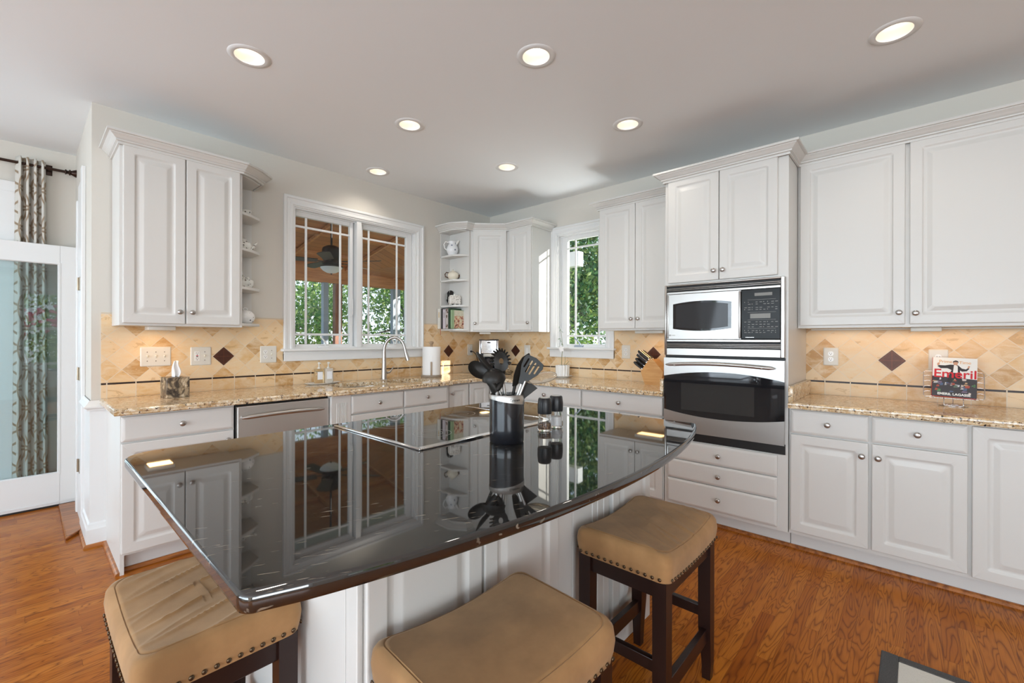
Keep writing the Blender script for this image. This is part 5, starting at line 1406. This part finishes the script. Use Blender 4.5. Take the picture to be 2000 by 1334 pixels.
# knife block: leaning maple block with black-handled knives fanned to the left
t = at('knife_block', 'maple knife block full of black-handled knives beside the oven column', 'knife block', -0.190, -2.160, rz=-pi/2)
kb = [(-0.045, 0.0), (0.115, 0.0), (0.150, 0.155), (0.040, 0.235), (-0.085, 0.150)]     # side outline in (x, z), x toward the oven
kb = [(-0.050, 0.0), (0.088, 0.0), (0.110, 0.115), (0.020, 0.215), (-0.012, 0.215), (-0.088, 0.110)]
obj('block', MB().rings([[(x, -0.062, z) for x, z in kb], [(x, 0.062, z) for x, z in kb]]), M['block'], t)
def knife(i, u, dy, ln, wd, silver):
    """u runs along the slanted top face; handle points up and to the left"""
    k = thing('kitchen_knife', 'black-handled kitchen knife standing in the maple knife block', 'knife', (-0.190, -2.160, 0.9142), -pi/2, 'knives in the block')
    a = Vector((-0.086, 0, 0.114)).lerp(Vector((-0.016, 0, 0.212)), u); d = Vector((-0.80, 0, 0.60)).normalized(); s = Vector((0.60, 0, 0.80)).normalized()
    y = Vector((0, dy, 0)); rr = []
    for f, w_ in ((0.0, 0.7), (0.1, 0.95), (0.35, 0.8), (0.6, 0.95), (0.9, 1.05), (1.0, 0.8)):
        c_ = a + d*(ln*f+0.012) + y + s*(-0.004*sin(pi*f))
        rr.append([c_ + s*(wd*w_*cos(q)) + Vector((0, 0.0085*w_*sin(q), 0)) for q in [2*pi*j/12 for j in range(12)]])
    h = obj('handle', MB().rings(rr), M['blackplastic'], k, 50)
    b0 = a+y
    obj('bolster', MB().rings([[b0-d*0.004+s*(wd*0.6*cos(q))+Vector((0, 0.006*sin(q), 0)) for q in [2*pi*j/12 for j in range(12)]], [b0+d*0.014+s*(wd*0.72*cos(q))+Vector((0, 0.007*sin(q), 0)) for q in [2*pi*j/12 for j in range(12)]]]), M['chrome'], k, 50)
    if silver:
        e0 = a+d*0.014+y+s*(wd*0.98); e1 = a+d*(ln+0.006)+y+s*(wd*0.95)
        obj('tang', MB().tube([e0, e0.lerp(e1, .5)-s*0.0015, e1], 0.0022, 6), M['chrome'], k)
spec = [(0.95, -0.038, 0.115, 0.012, 1), (0.95, 0.0, 0.112, 0.012, 1), (0.95, 0.038, 0.115, 0.013, 1), (0.68, -0.040, 0.105, 0.011, 1), (0.68, -0.008, 0.108, 0.011, 1), (0.68, 0.030, 0.110, 0.011, 0),
        (0.40, -0.042, 0.095, 0.010, 0), (0.40, -0.014, 0.096, 0.010, 0), (0.40, 0.014, 0.095, 0.010, 0), (0.40, 0.042, 0.095, 0.010, 0), (0.12, -0.042, 0.090, 0.010, 0), (0.12, -0.014, 0.090, 0.010, 0), (0.12, 0.014, 0.090, 0.010, 0), (0.12, 0.042, 0.090, 0.010, 0)]
for i, sp in enumerate(spec): knife(i, *sp)
k = thing('kitchen_shears', 'kitchen shears with a ring handle at the top of the knife block', 'scissors', (-0.190, -2.160, 0.9142), -pi/2)
kc = Vector((-0.016, 0, 0.212)).lerp(Vector((-0.086, 0, 0.114)), 0.25) + Vector((-0.80, 0, 0.60))*0.118
obj('ring_handle', MB().tube([kc+Vector((0.018*cos(q), 0.012*sin(q)-0.020, 0.016*cos(q)+0.012*sin(q))) for q in [2*pi*j/20 for j in range(20)]], 0.003, 6, closed=True).tube([kc+Vector((0.0, -0.020, -0.010)), kc+Vector((0.085, -0.020, -0.072))], 0.005, 8), M['chrome'], k, 60)

# ------------------------------------------------------------------ cookbook on its wire stand, right of the oven
st = thing('cookbook_stand', 'chrome wire cookbook stand on the granite right of the oven', 'book stand', (-0.165, -3.965, 0.9142), -pi/2)
TL = R(-17)
ST = Matrix.Translation((0, 0, 0.046)) @ Matrix.Rotation(TL, 4, 'X')      # leaning-back plane: local x right, z up the page
def sp_(x, y, z): return ST @ Vector((x, y, z))
wire = MB()
fr = [(-0.122, -0.002), (-0.128, 0.06), (-0.128, 0.150), (-0.118, 0.158)]
for sx in (-1, 1):
    wire.tube([sp_(sx*0.090, 0.0, 0.005), sp_(sx*0.118, 0, 0.0), sp_(sx*0.126, 0, 0.010), sp_(sx*0.126, 0, 0.148), sp_(sx*0.118, 0, 0.156), sp_(sx*0.09, 0, 0.157)], 0.0022, 8)
    for zz in (0.030, 0.062, 0.094, 0.126): wire.tube([sp_(sx*0.126, 0, zz), sp_(sx*0.110, -0.003, zz+0.005), sp_(sx*0.09, 0, zz+0.004)], 0.0016, 6)
for zz in (0.005, 0.05, 0.10, 0.157): wire.tube([sp_(-0.09, 0, zz), sp_(0.09, 0, zz)], 0.0018, 6)
obj('back_frame', wire, M['chrome'], st, 60)
lg = MB()
for sx in (-1, 1):
    lg.tube([sp_(sx*0.040, 0.0, 0.005), (sx*0.040, -0.022, 0.042), (sx*0.040, -0.030, 0.012), (sx*0.036, -0.030, 0.004)], 0.0025, 8).sphere((sx*0.040, -0.033, 0.010), 0.0055, seg=10)
    lg.tube([(sx*0.085, -0.045, 0.0425), (sx*0.085, -0.012, 0.044)], 0.0018, 6).tube([(sx*0.085, -0.045, 0.0425), (sx*0.085, -0.047, 0.052)], 0.0018, 6)
lg.tube([(-0.10, -0.012, 0.0435), (0.10, -0.012, 0.0435)], 0.002, 6)
lg.tube([(0.060*cos(q), 0.035*sin(q)-0.005, 0.0035) for q in [2*pi*j/40 for j in range(40)]], 0.003, 8, closed=True).tube([(0, 0.030, 0.004), (0, 0.05, 0.05), sp_(0, 0.001, 0.10)], 0.0025, 8)
obj('foot', lg, M['chrome'], st, 60)
bk = thing('cookbook', 'red-spined cookbook with a man in a dark jacket on the cover', 'book', (-0.165, -3.965, 0.9142), -pi/2)
BM_ = Matrix.Translation((0.0, 0.0, 0.047)) @ Matrix.Rotation(TL, 4, 'X') @ Matrix.Rotation(R(2.0), 4, 'Y')
W2, HB, T0, T1 = 0.092, 0.232, -0.030, -0.004
obj('boards', MB().box(-W2, W2, T0, T0+0.003, 0, HB, 0.001, 1, M=BM_).box(-W2, W2, T1-0.003, T1, 0, HB, 0.001, 1, M=BM_).box(-W2-0.002, -W2+0.004, T0, T1, 0, HB, 0.0015, 1, M=BM_), M['redcloth'], bk, 30)
obj('pages', MB().box(-W2+0.004, W2-0.004, T0+0.003, T1-0.003, 0.004, HB-0.004, M=BM_), M['paper'], bk)
yf = T0-0.0006
cover = obj('cover', MB().box(-W2, W2, yf, T0, 0, HB, M=BM_), M['inkwhite'], bk)
def cpoly(name, pts, m, lift):
    rr = [[(x, yf, z) for x, z in pts], [(x, yf-0.0003*lift, z) for x, z in pts]]
    return obj(name, MB().rings(rr, M=BM_), m, cover)
cpoly('cover_scene', [(-W2, 0.0), (W2, 0.0), (W2, 0.108), (0.03, 0.112), (-W2, 0.118)], mat('cover_stalls', (0.05, 0.045, 0.05), 0.4), 1)
for i in range(34):
    x = random.uniform(-0.085, 0.085); z = random.uniform(0.022, 0.104); w = random.uniform(0.004, 0.013); h_ = random.uniform(0.003, 0.010)
    cpoly('cover_patch', [(x-w, z-h_), (x+w*.8, z-h_*.8), (x+w, z+h_*.6), (x-w*.5, z+h_)], mat('cover_patch_%d' % (i % 7), [(0.10, 0.14, 0.24), (0.60, 0.60, 0.62), (0.40, 0.08, 0.05), (0.10, 0.22, 0.10), (0.55, 0.36, 0.20), (0.20, 0.14, 0.22), (0.66, 0.56, 0.50)][i % 7], 0.4), 2)
jk = mat('jacket_print', (0.035, 0.03, 0.032), 0.4); sk_ = mat('skin_print', (0.62, 0.34, 0.22), 0.4)
cpoly('cover_figure', [(-0.030, 0.085), (-0.020, 0.135), (-0.012, 0.158), (-0.030, 0.168), (-0.058, 0.166), (-0.072, 0.178), (-0.066, 0.184), (-0.040, 0.184), (-0.018, 0.190), (-0.004, 0.190), (0.014, 0.188), (0.030, 0.170), (0.046, 0.166), (0.056, 0.176), (0.060, 0.170), (0.050, 0.156), (0.032, 0.152), (0.022, 0.158), (0.026, 0.120), (0.040, 0.080), (0.020, 0.082), (0.004, 0.112), (-0.014, 0.080)], jk, 3)
cpoly('cover_shirt', [(-0.006, 0.142), (0.014, 0.142), (0.013, 0.182), (0.004, 0.190), (-0.003, 0.188)], M['inkwhite'], 4)
cpoly('cover_face', [(-0.003, 0.190), (0.010, 0.187), (0.014, 0.200), (0.010, 0.209), (-0.002, 0.210), (-0.007, 0.200)], sk_, 4)
cpoly('cover_hair', [(-0.008, 0.202), (-0.006, 0.212), (0.004, 0.217), (0.014, 0.213), (0.016, 0.202), (0.011, 0.207), (0.0, 0.208)], jk, 5)
cpoly('cover_hand', [(-0.072, 0.182), (-0.064, 0.186), (-0.062, 0.198), (-0.070, 0.200), (-0.074, 0.192)], sk_, 4)
cpoly('cover_hand', [(0.052, 0.172), (0.060, 0.174), (0.063, 0.186), (0.056, 0.188)], sk_, 4)
def ctext(s, size, m, x, z, lift, **k): text_obj('cover_lettering', s, size, m, cover, BM_ @ Matrix.Translation((x, yf-0.0003*lift, z)), extrude=0.0002, **k)
ctext('Emeril', 0.070, M['inkred'], 0.002, 0.112, 6, align='CENTER', bold=0.0010)
ctext('Prime', 0.024, M['inkorange'], -0.038, 0.200, 3, align='CENTER')
ctext('Time', 0.024, M['inkorange'], 0.042, 0.197, 3, align='CENTER')
ctext('EMERIL LAGASSE', 0.0185, M['inkwhite'], 0.0, 0.008, 6, align='CENTER', bold=0.0006)

# ------------------------------------------------------------------ china on the open shelves
def teapot(label, x, y, z, rz, s, m, lid_m=None, dark=None, group=None, knobm=None, body=None):
    t = thing('teapot', label, 'teapot', (x, y, z+0.0005), rz, group)
    prof = body or [(0.0, 0.0), (0.036, 0.0), (0.038, 0.004), (0.056, 0.022), (0.064, 0.045), (0.060, 0.068), (0.044, 0.086), (0.030, 0.092), (0.0, 0.093)]
    obj('body', MB().lathe([(r*s, h*s) for r, h in prof], 32), m, t, 60)
    top = prof[-1][1]*s
    obj('lid', MB().lathe([(0.031*s, top-0.001), (0.028*s, top+0.006*s), (0.012*s, top+0.012*s), (0.006*s, top+0.014*s), (0.010*s, top+0.022*s), (0.004*s, top+0.029*s), (0, top+0.029*s)], 24), lid_m or m, t, 60)
    obj('spout', MB().tube([(0.050*s, 0, 0.030*s), (0.072*s, 0, 0.045*s), (0.084*s, 0, 0.068*s), (0.098*s, 0, 0.088*s)], [0.017*s, 0.012*s, 0.009*s, 0.007*s], 12), dark or m, t, 60)
    obj('handle', MB().tube([(-0.046*s, 0, 0.076*s), (-0.075*s, 0, 0.082*s), (-0.092*s, 0, 0.060*s), (-0.086*s, 0, 0.034*s), (-0.054*s, 0, 0.022*s)], 0.0065*s, 10), dark or m, t, 60)
    return t
# left end shelves (bottom to top)
t = thing('sugar_bowl', 'round white pierced bowl with dark dots on the lowest left end shelf', 'bowl', (-2.678, -0.125, 1.4025))
obj('body', MB().lathe([(0, 0), (0.034, 0), (0.052, 0.014), (0.064, 0.042), (0.060, 0.070), (0.042, 0.092), (0.026, 0.100), (0, 0.101)], 32), M['dotted'], t, 60)
obj('lid_knob', MB().tube([(0.014*cos(q), 0, 0.108+0.010*sin(q)) for q in [2*pi*j/18 for j in range(18)]], 0.0045, 8, closed=True), M['dotted'], t, 60)
teapot('squat white floral sugar pot with knobbed lid on the second left end shelf', -2.690, -0.120, 1.660, R(100), 0.95, M['floral'], body=[(0, 0), (0.046, 0), (0.062, 0.012), (0.069, 0.035), (0.071, 0.062), (0.068, 0.070), (0.03, 0.080), (0, 0.082)])
teapot('white floral teapot with its spout to the right on the third left end shelf', -2.695, -0.125, 1.932, R(-8), 0.92, M['floral'])
t = thing('tea_cup', 'small white floral tea cup on the top left end shelf', 'cup', (-2.692, -0.120, 2.1845))
obj('bowl', MB().lathe([(0, 0), (0.024, 0), (0.025, 0.004), (0.042, 0.018), (0.053, 0.046), (0.056, 0.054), (0.0535, 0.054), (0.040, 0.020), (0, 0.008)], 32), M['floral'], t, 60)
obj('handle', MB().tube([(-0.050, 0, 0.044), (-0.070, 0, 0.042), (-0.070, 0, 0.022), (-0.043, 0, 0.018)], 0.0035, 8), M['floral'], t, 60)
# corner shelves
t = thing('pitcher', 'white pitcher with blue flowers on the top corner shelf', 'pitcher', (-0.700, -0.135, 2.1865), R(-35))
obj('body', MB().lathe([(0, 0), (0.040, 0), (0.042, 0.006), (0.058, 0.035), (0.064, 0.062), (0.056, 0.095), (0.040, 0.118), (0.038, 0.130), (0.046, 0.148), (0.043, 0.148), (0.034, 0.130), (0, 0.05)], 32), M['blueprint'], t, 60)
obj('spout', MB().tube([(0.030, 0, 0.118), (0.050, 0, 0.140), (0.068, 0, 0.162)], [0.020, 0.016, 0.009], 12), M['porcelain'], t, 60)
obj('handle', MB().tube([(-0.040, 0, 0.138), (-0.072, 0, 0.146), (-0.090, 0, 0.115), (-0.080, 0, 0.075), (-0.056, 0, 0.055)], 0.0065, 10), M['porcelain'], t, 60)
teapot('cream teapot with dark brown handle and spout on the second corner shelf', -0.695, -0.140, 1.924, R(-25), 0.95, M['cream'], dark=M['brownglaze'], knobm=M['brownglaze'])
t = thing('tea_caddy', 'small white house-shaped china box with feet on the third corner shelf', 'china box', (-0.710, -0.185, 1.6535), R(-20))
obj('body', MB().box(-0.062, 0.062, -0.030, 0.030, 0.012, 0.092, 0.010, 3), m_speckled('etched_china', (0.74, 0.71, 0.66), (0.42, 0.39, 0.36), 70.0, 0.42), t, 40)
obj('lid', MB().box(-0.052, 0.052, -0.026, 0.026, 0.092, 0.104, 0.006, 2).sphere((0, 0, 0.110), 0.009, seg=12), M['floral'], t, 40)
fb = MB()
for sx in (-1, 0, 1): fb.sphere((sx*0.048, -0.018, 0.007), 0.009, (1, 1, 0.8), 10).sphere((sx*0.048, 0.018, 0.007), 0.009, (1, 1, 0.8), 10)
obj('feet', fb, M['porcelain'], t, 60)
t = thing('display_plate', 'oval black plate with pale leaves leaning at the back of the third corner shelf', 'plate', (-0.672, -0.075, 1.6535), R(-25))
PM = Matrix.Translation((0.0, 0, 0.085)) @ Matrix.Rotation(R(-8), 4, 'X') @ Matrix.Rotation(pi/2, 4, 'X')
def m_plate():
    m, nt, b = new_mat('black_leaf_plate'); k_ = NT(nt); v = k_.obj()
    n = k_.noise(k_.map(v, (28, 28, 9), (0, 0.5, 0)), 1.0, 2.0, 0.5, 0.5)
    k_.L(k_.mix(k_.ramp(n, [(0.56, (0, 0, 0)), (0.60, (1, 1, 1))]), (0.008, 0.008, 0.009), (0.40, 0.42, 0.40)), b.inputs['Base Color']); b.inputs['Roughness'].default_value = 0.15
    return m
obj('plate_body', MB().lathe([(0, 0), (0.035, 0.0), (0.062, 0.008), (0.064, 0.011), (0.036, 0.005), (0, 0.004)], 40, M=PM @ Matrix.Diagonal((0.82, 1.28, 1, 1))), m_plate(), t, 50)
# books on the lowest corner shelf: spines to the open left side, the last one showing its cover to the room
def book(label, y0, y1, d, h, m, x=-0.792, title=None, pos=0.7):
    t = thing('cookbook', label, 'book', (x, y0, 1.4025), -pi/2, 'cookbooks on the lowest corner shelf')
    w = y0-y1                                    # local x runs toward the room, local -y is the spine side
    obj('boards', MB().box(0, w, 0, 0.003, 0, h, 0.001, 1).box(0, 0.0025, 0.0, d, 0, h, 0.001, 1).box(w-0.0025, w, 0.0, d, 0, h, 0.001, 1), m, t, 30)
    obj('pages', MB().box(0.0025, w-0.0025, 0.003, d-0.004, 0.003, h-0.004), M['paper'], t)
    if title: obj('spine_title', MB().box(w*0.35, w*0.65, -0.0006, 0, h*(pos-0.14), h*(pos+0.14)), title, t)
    return t
book('thick white cookbook against the wall on the lowest corner shelf', -0.012, -0.060, 0.158, 0.214, mat('bk_white', (0.66, 0.64, 0.58), 0.5), -0.800, title=mat('tan_print', (0.55, 0.40, 0.22), 0.5))
book('black-spined cookbook beside the thick white one on the corner shelf', -0.063, -0.088, 0.150, 0.218, mat('bk_black', (0.02, 0.018, 0.02), 0.5))
book('pale lilac cookbook between the black one and a mottled one', -0.090, -0.134, 0.148, 0.208, mat('bk_lilac', (0.55, 0.50, 0.54), 0.5), title=M['inkgrey'])
book('cookbook with a mottled grey and brown spine on the corner shelf', -0.137, -0.178, 0.150, 0.212, m_speckled('bk_mottled', (0.50, 0.44, 0.42), (0.14, 0.09, 0.07), 30.0, 0.5))
book('tall dark green cookbook behind the one with a salad cover', -0.182, -0.214, 0.150, 0.216, mat('bk_green', (0.015, 0.045, 0.02), 0.45))
t = book('sage green cookbook with a salad plate on its cover facing the room', -0.217, -0.242, 0.168, 0.196, mat('bk_sage', (0.30, 0.42, 0.24), 0.5))
obj('cover', MB().box(0.0248, 0.0254, 0.030, 0.166, 0.004, 0.192), M['cover'], t)
tag(obj('ribbon', MB().box(-0.8010, -0.7998, -0.066, -0.062, 1.338, 1.405), M['ribbon'], None), 'thin red ribbon hanging below the books on the corner shelf', 'ribbon')

# ------------------------------------------------------------------ rug
rg = thing('rug', 'white flat-woven rug with a charcoal border on the wood floor at the lower right', 'rug', (-1.385, -3.700, 0), R(0))
def m_weave(name, a, b_, sx, sy):
    m, nt, b = new_mat(name); k_ = NT(nt); v = k_.obj()
    n = k_.noise(k_.map(v, (sx, sy, 1)), 1.0, 2.0); k_.L(k_.mix(n, a, b_), b.inputs['Base Color']); b.inputs['Roughness'].default_value = 0.95
    k_.L(k_.bump(n, 0.6, 0.004), b.inputs['Normal']); return m
obj('field', MB().box(-0.66, -0.040, -1.00, -0.055, 0.0003, 0.007, 0.002, 1), m_weave('rug_white', (0.60, 0.57, 0.51), (0.74, 0.71, 0.65), 260, 160), rg)
bo = MB().box(-0.70, 0.0, -0.055, 0.0, 0.0003, 0.009, 0.003).box(-0.040, 0.0, -1.05, -0.055, 0.0003, 0.009, 0.003).box(-0.70, -0.66, -1.05, -0.055, 0.0003, 0.009, 0.003)
obj('border', bo, m_weave('rug_charcoal', (0.02, 0.02, 0.022), (0.14, 0.135, 0.13), 300, 300), rg)
# ------------------------------------------------------------------ outdoors
struct('ground', MB().box(-30, 40, -30, 45, -0.9, -0.8), M['grass'])
# screened porch beyond the sink window: floor, plank ceiling falling to the right, rafters, beam, posts, rail
struct('porch_floor', MB().box(-3.3, 1.78, 0.16, 4.2, -0.30, -0.20), mat('pale_deck', (0.60, 0.50, 0.40), 0.7))  # deck made pale to bounce daylight up onto the porch ceiling
def porch_roof():
    mb = MB()
    # boards fall from the house towards the garden, with a shallow hip on the right
    def pl(p):
        lo = [(x, y, z) for x, y, z in p]; hi = [(x, y, z+0.04) for x, y, z in p]
        mb.rings([lo, hi])
    pl([(-3.45, 0.16, 3.34), (0.2, 0.16, 3.34), (0.2, 4.4, 2.52), (-3.45, 4.4, 2.52)])
    pl([(0.2, 0.16, 3.34), (1.80, 0.16, 2.74), (1.80, 4.4, 2.46), (0.2, 4.4, 2.52)])
    return mb
struct('porch_ceiling', porch_roof(), M['cedar'])
raf = thing('porch_beams', 'brown cedar ceiling beams of the porch seen through the sink window', 'beam', (0, 0, 0))
for yy in (0.8, 1.7, 2.6, 3.4):
    za = 3.34-(yy-0.16)*0.1934; zb = 2.74-(yy-0.16)*0.066
    b = MB().rings([[(-3.4, yy, za-0.05), (-3.4, yy, za), (-3.4, yy+0.03, za-0.006), (-3.4, yy+0.03, za-0.05)], [(0.2, yy, za-0.05), (0.2, yy, za), (0.2, yy+0.03, za-0.006), (0.2, yy+0.03, za-0.05)], [(1.78, yy, zb-0.05), (1.78, yy, zb), (1.78, yy+0.03, zb-0.002), (1.78, yy+0.03, zb-0.05)]])
    obj('rafter', b, M['beam'], raf)
b = MB()
for x, z0, z1 in ((-0.9, 3.34, 2.52), (0.2, 3.34, 2.52), (0.7, 3.15, 2.50), (1.2, 2.965, 2.482)):
    b.rings([[(x, 0.17, z0-0.05), (x, 0.17, z0), (x+0.03, 0.17, z0-0.01), (x+0.03, 0.17, z0-0.05)], [(x, 4.0, z1+0.06-0.05), (x, 4.0, z1+0.06), (x+0.03, 4.0, z1+0.06), (x+0.03, 4.0, z1+0.01)]])
obj('purlin', b, M['beam'], raf)
obj('header_beam', MB().box(-3.3, 1.78, 3.98, 4.10, 2.30, 2.60), M['beam'], raf)
obj('side_beam', MB().box(1.66, 1.78, 0.16, 4.1, 2.40, 2.70), M['beam'], raf)
for x, y, m, w, lb in ((0.085, 4.03, 'post', 0.065, 'dark brown wooden porch post seen near the middle of the sink window'), (-0.14, 4.05, 'greypost', 0.045, 'grey porch post beside the brown one, in the left sash'),
                 (1.32, 4.05, 'greypost', 0.085, 'wide grey porch post seen in the right sash of the sink window'), (1.62, 4.05, 'greypost', 0.06, 'grey porch post at the far right of the sink window')):
    tag(obj('porch_post', MB().box(x-w, x+w, y-0.05, y+0.05, -0.2, 2.30), M[m]), lb, 'post', 'porch posts')
tag(obj('porch_railing', MB().box(-3.3, 1.78, 4.09, 4.13, 0.92, 1.0).box(-3.3, 1.78, 4.09, 4.13, -0.2, 0.1), M['greypost']), 'grey porch rail running below the trees beyond the sink window', 'railing')
fan = thing('ceiling_fan', 'dark porch ceiling fan with a frosted bowl light, seen through the sink window', 'ceiling fan', (-1.10, 1.80, 2.16))
obj('downrod', MB().tube([(0, 0, 0.30), (0, 0, 0.86)], 0.013, 10), M['dark'], fan, 40)
obj('motor', MB().lathe([(0, 0.34), (0.06, 0.335), (0.105, 0.31), (0.115, 0.28), (0.115, 0.17), (0.09, 0.14), (0.10, 0.12), (0.12, 0.10), (0.07, 0.06), (0, 0.06)], 28), mat('fan_motor', (0.035, 0.025, 0.02), 0.4, 0.5), fan, 50)
obj('light_bowl', MB().lathe([(0.135, 0.062), (0.128, 0.04), (0.10, 0.012), (0.055, -0.012), (0.012, -0.020), (0, -0.021)], 28), M['frost'], fan, 60)
obj('light_rim', MB().lathe([(0.10, 0.075), (0.142, 0.07), (0.145, 0.060), (0.130, 0.056)], 28, cap=False).lathe([(0.012, -0.019), (0.010, -0.03), (0, -0.038)], 12), M['bronze'], fan, 50)
for k in range(5):
    a = 2*pi*k/5+0.35
    Mx = Matrix.Rotation(a, 4, 'Z') @ Matrix.Translation((0, 0, 0.135)) @ Matrix.Rotation(R(11), 4, 'X')
    bl = MB().prism([(0.17, -0.055), (0.60, -0.075), (0.645, -0.05), (0.655, 0.0), (0.645, 0.05), (0.60, 0.075), (0.17, 0.055)], -0.004, 0.004, M=Mx).box(0.08, 0.20, -0.016, 0.016, -0.008, -0.003, M=Mx)
    obj('blade', bl, M['blade'], fan)
# pale paving added to brighten the view through the patio door, and the white corner board of the house by the small window
struct('added_terrace', MB().box(-9.0, -3.45, 1.6, 6.0, -0.25, -0.06), mat('pale_paving', (0.62, 0.63, 0.64), 0.8))
struct('exterior_trim', MB().box(1.30, 1.42, -0.40, 0.12, 2.30, 2.50), M['trimw'])
# trees
def tree(label, x, y, h, r, zc, m, n, seed, leaf=0.16, trunk=True, flat=1.0):
    rnd = random.Random(seed)
    t = thing('tree', label, 'tree', (x, y, -0.8), 0, 'trees beyond the windows')
    bm = bmesh.new()
    clumps = []
    for _ in range(26):
        while True:
            p = Vector((rnd.uniform(-1, 1), rnd.uniform(-1, 1), rnd.uniform(-1, 1)))
            if 0.25 < p.length < 1: break
        clumps.append(Vector((p.x*r, p.y*r, zc+0.8+p.z*(h-zc)*flat)))
    for _ in range(n):
        c = rnd.choice(clumps); cr = r*0.42
        p = c + Vector((rnd.gauss(0, 1), rnd.gauss(0, 1), rnd.gauss(0, 0.8)))*cr*0.5
        if p.z < 0.1: continue
        d = Vector((rnd.uniform(-1, 1), rnd.uniform(-1, 1), rnd.uniform(-0.6, 0.9))).normalized()
        u = d.orthogonal().normalized(); u.rotate(Matrix.Rotation(rnd.uniform(0, 6.28), 3, d)); w = d.cross(u); s = leaf*rnd.uniform(0.55, 1.15)
        q = [p-u*s*0.5, p+w*s*0.24+d*s*0.05, p+u*s*0.5, p-w*s*0.24+d*s*0.05]
        bm.faces.new([bm.verts.new(v) for v in q])
    obj('crown', bm, m, t)
    if trunk:
        b = MB().tube([(0, 0, 0), (0.05, 0, zc*0.5), (0.0, 0.06, zc+0.6), (0.1, 0.0, h*0.8)], [r*0.075, r*0.06, r*0.045, r*0.015], 8)
        for k in range(7):
            c = clumps[k*3]; z0 = 0.8+zc*rnd.uniform(0.3, 0.8)
            b.tube([(0, 0, z0), (c.x*0.5, c.y*0.5, (z0+c.z)/2+0.1), (c.x, c.y, c.z)], [r*0.03, r*0.02, r*0.006], 6)
        obj('trunk', b, M['bark'], t)
    return t
tree('broad bright green tree filling the left sash of the sink window', 1.2, 9.5, 4.6, 2.4, 2.2, M['leaf_green'], 7000, 1, 0.17)
tree('pale thin-leaved tree left of the brown porch post', 3.6, 12.5, 4.4, 2.6, 2.0, M['leaf_grey'], 3600, 2, 0.18)
tree('yellow-green tree filling the right sash of the sink window', 5.6, 9.6, 5.0, 2.5, 2.2, M['leaf_green'], 7000, 3, 0.17)
tree('dark bushy tree low at the left of the sink window', -0.9, 11.5, 3.0, 2.3, 1.2, M['leaf_dark'], 3600, 4, 0.24)
tree('dark leafy tree behind the others at the right of the sink window', 8.8, 12.5, 5.5, 3.0, 2.2, M['leaf_dark'], 4200, 5, 0.26)
tree('dense sunlit evergreen tree filling the small window', 4.3, 2.3, 5.6, 1.9, 2.6, M['leaf_dark'], 13000, 6, 0.15)
tree('light green shrub at the foot of the evergreen in the small window', 3.0, 1.55, 1.9, 0.95, 0.9, M['leaf_green'], 5200, 7, 0.11, False)
tree('tall dark evergreen behind the first one in the small window', 7.2, 4.6, 7.5, 2.8, 3.2, M['leaf_dark'], 9000, 8, 0.2)
tree('bushy green tree in the garden outside the family-room windows', -13.5, -2.0, 5.0, 3.0, 2.0, M['leaf_green'], 3500, 9, 0.3)
tree('green shrub seen in the reflection of the glazed door, outside the rear window', -3.4, -10.5, 3.0, 1.3, 1.6, M['leaf_green'], 2200, 11, 0.2, False)
def flowers():
    rnd = random.Random(3); mb = MB()
    for _ in range(60): mb.sphere((-3.4+rnd.uniform(-0.7, 0.7), -9.35+rnd.uniform(-.1, .1), 1.75+rnd.gauss(0, 0.16)), 0.055, (1, 1, 0.7), 6)
    return mb
tag(obj('blossoms', flowers(), mat('pink_petals', (0.75, 0.06, 0.20), 0.6)), 'pink blossoms in front of the shrub outside the rear window', 'flowers', kind='stuff')
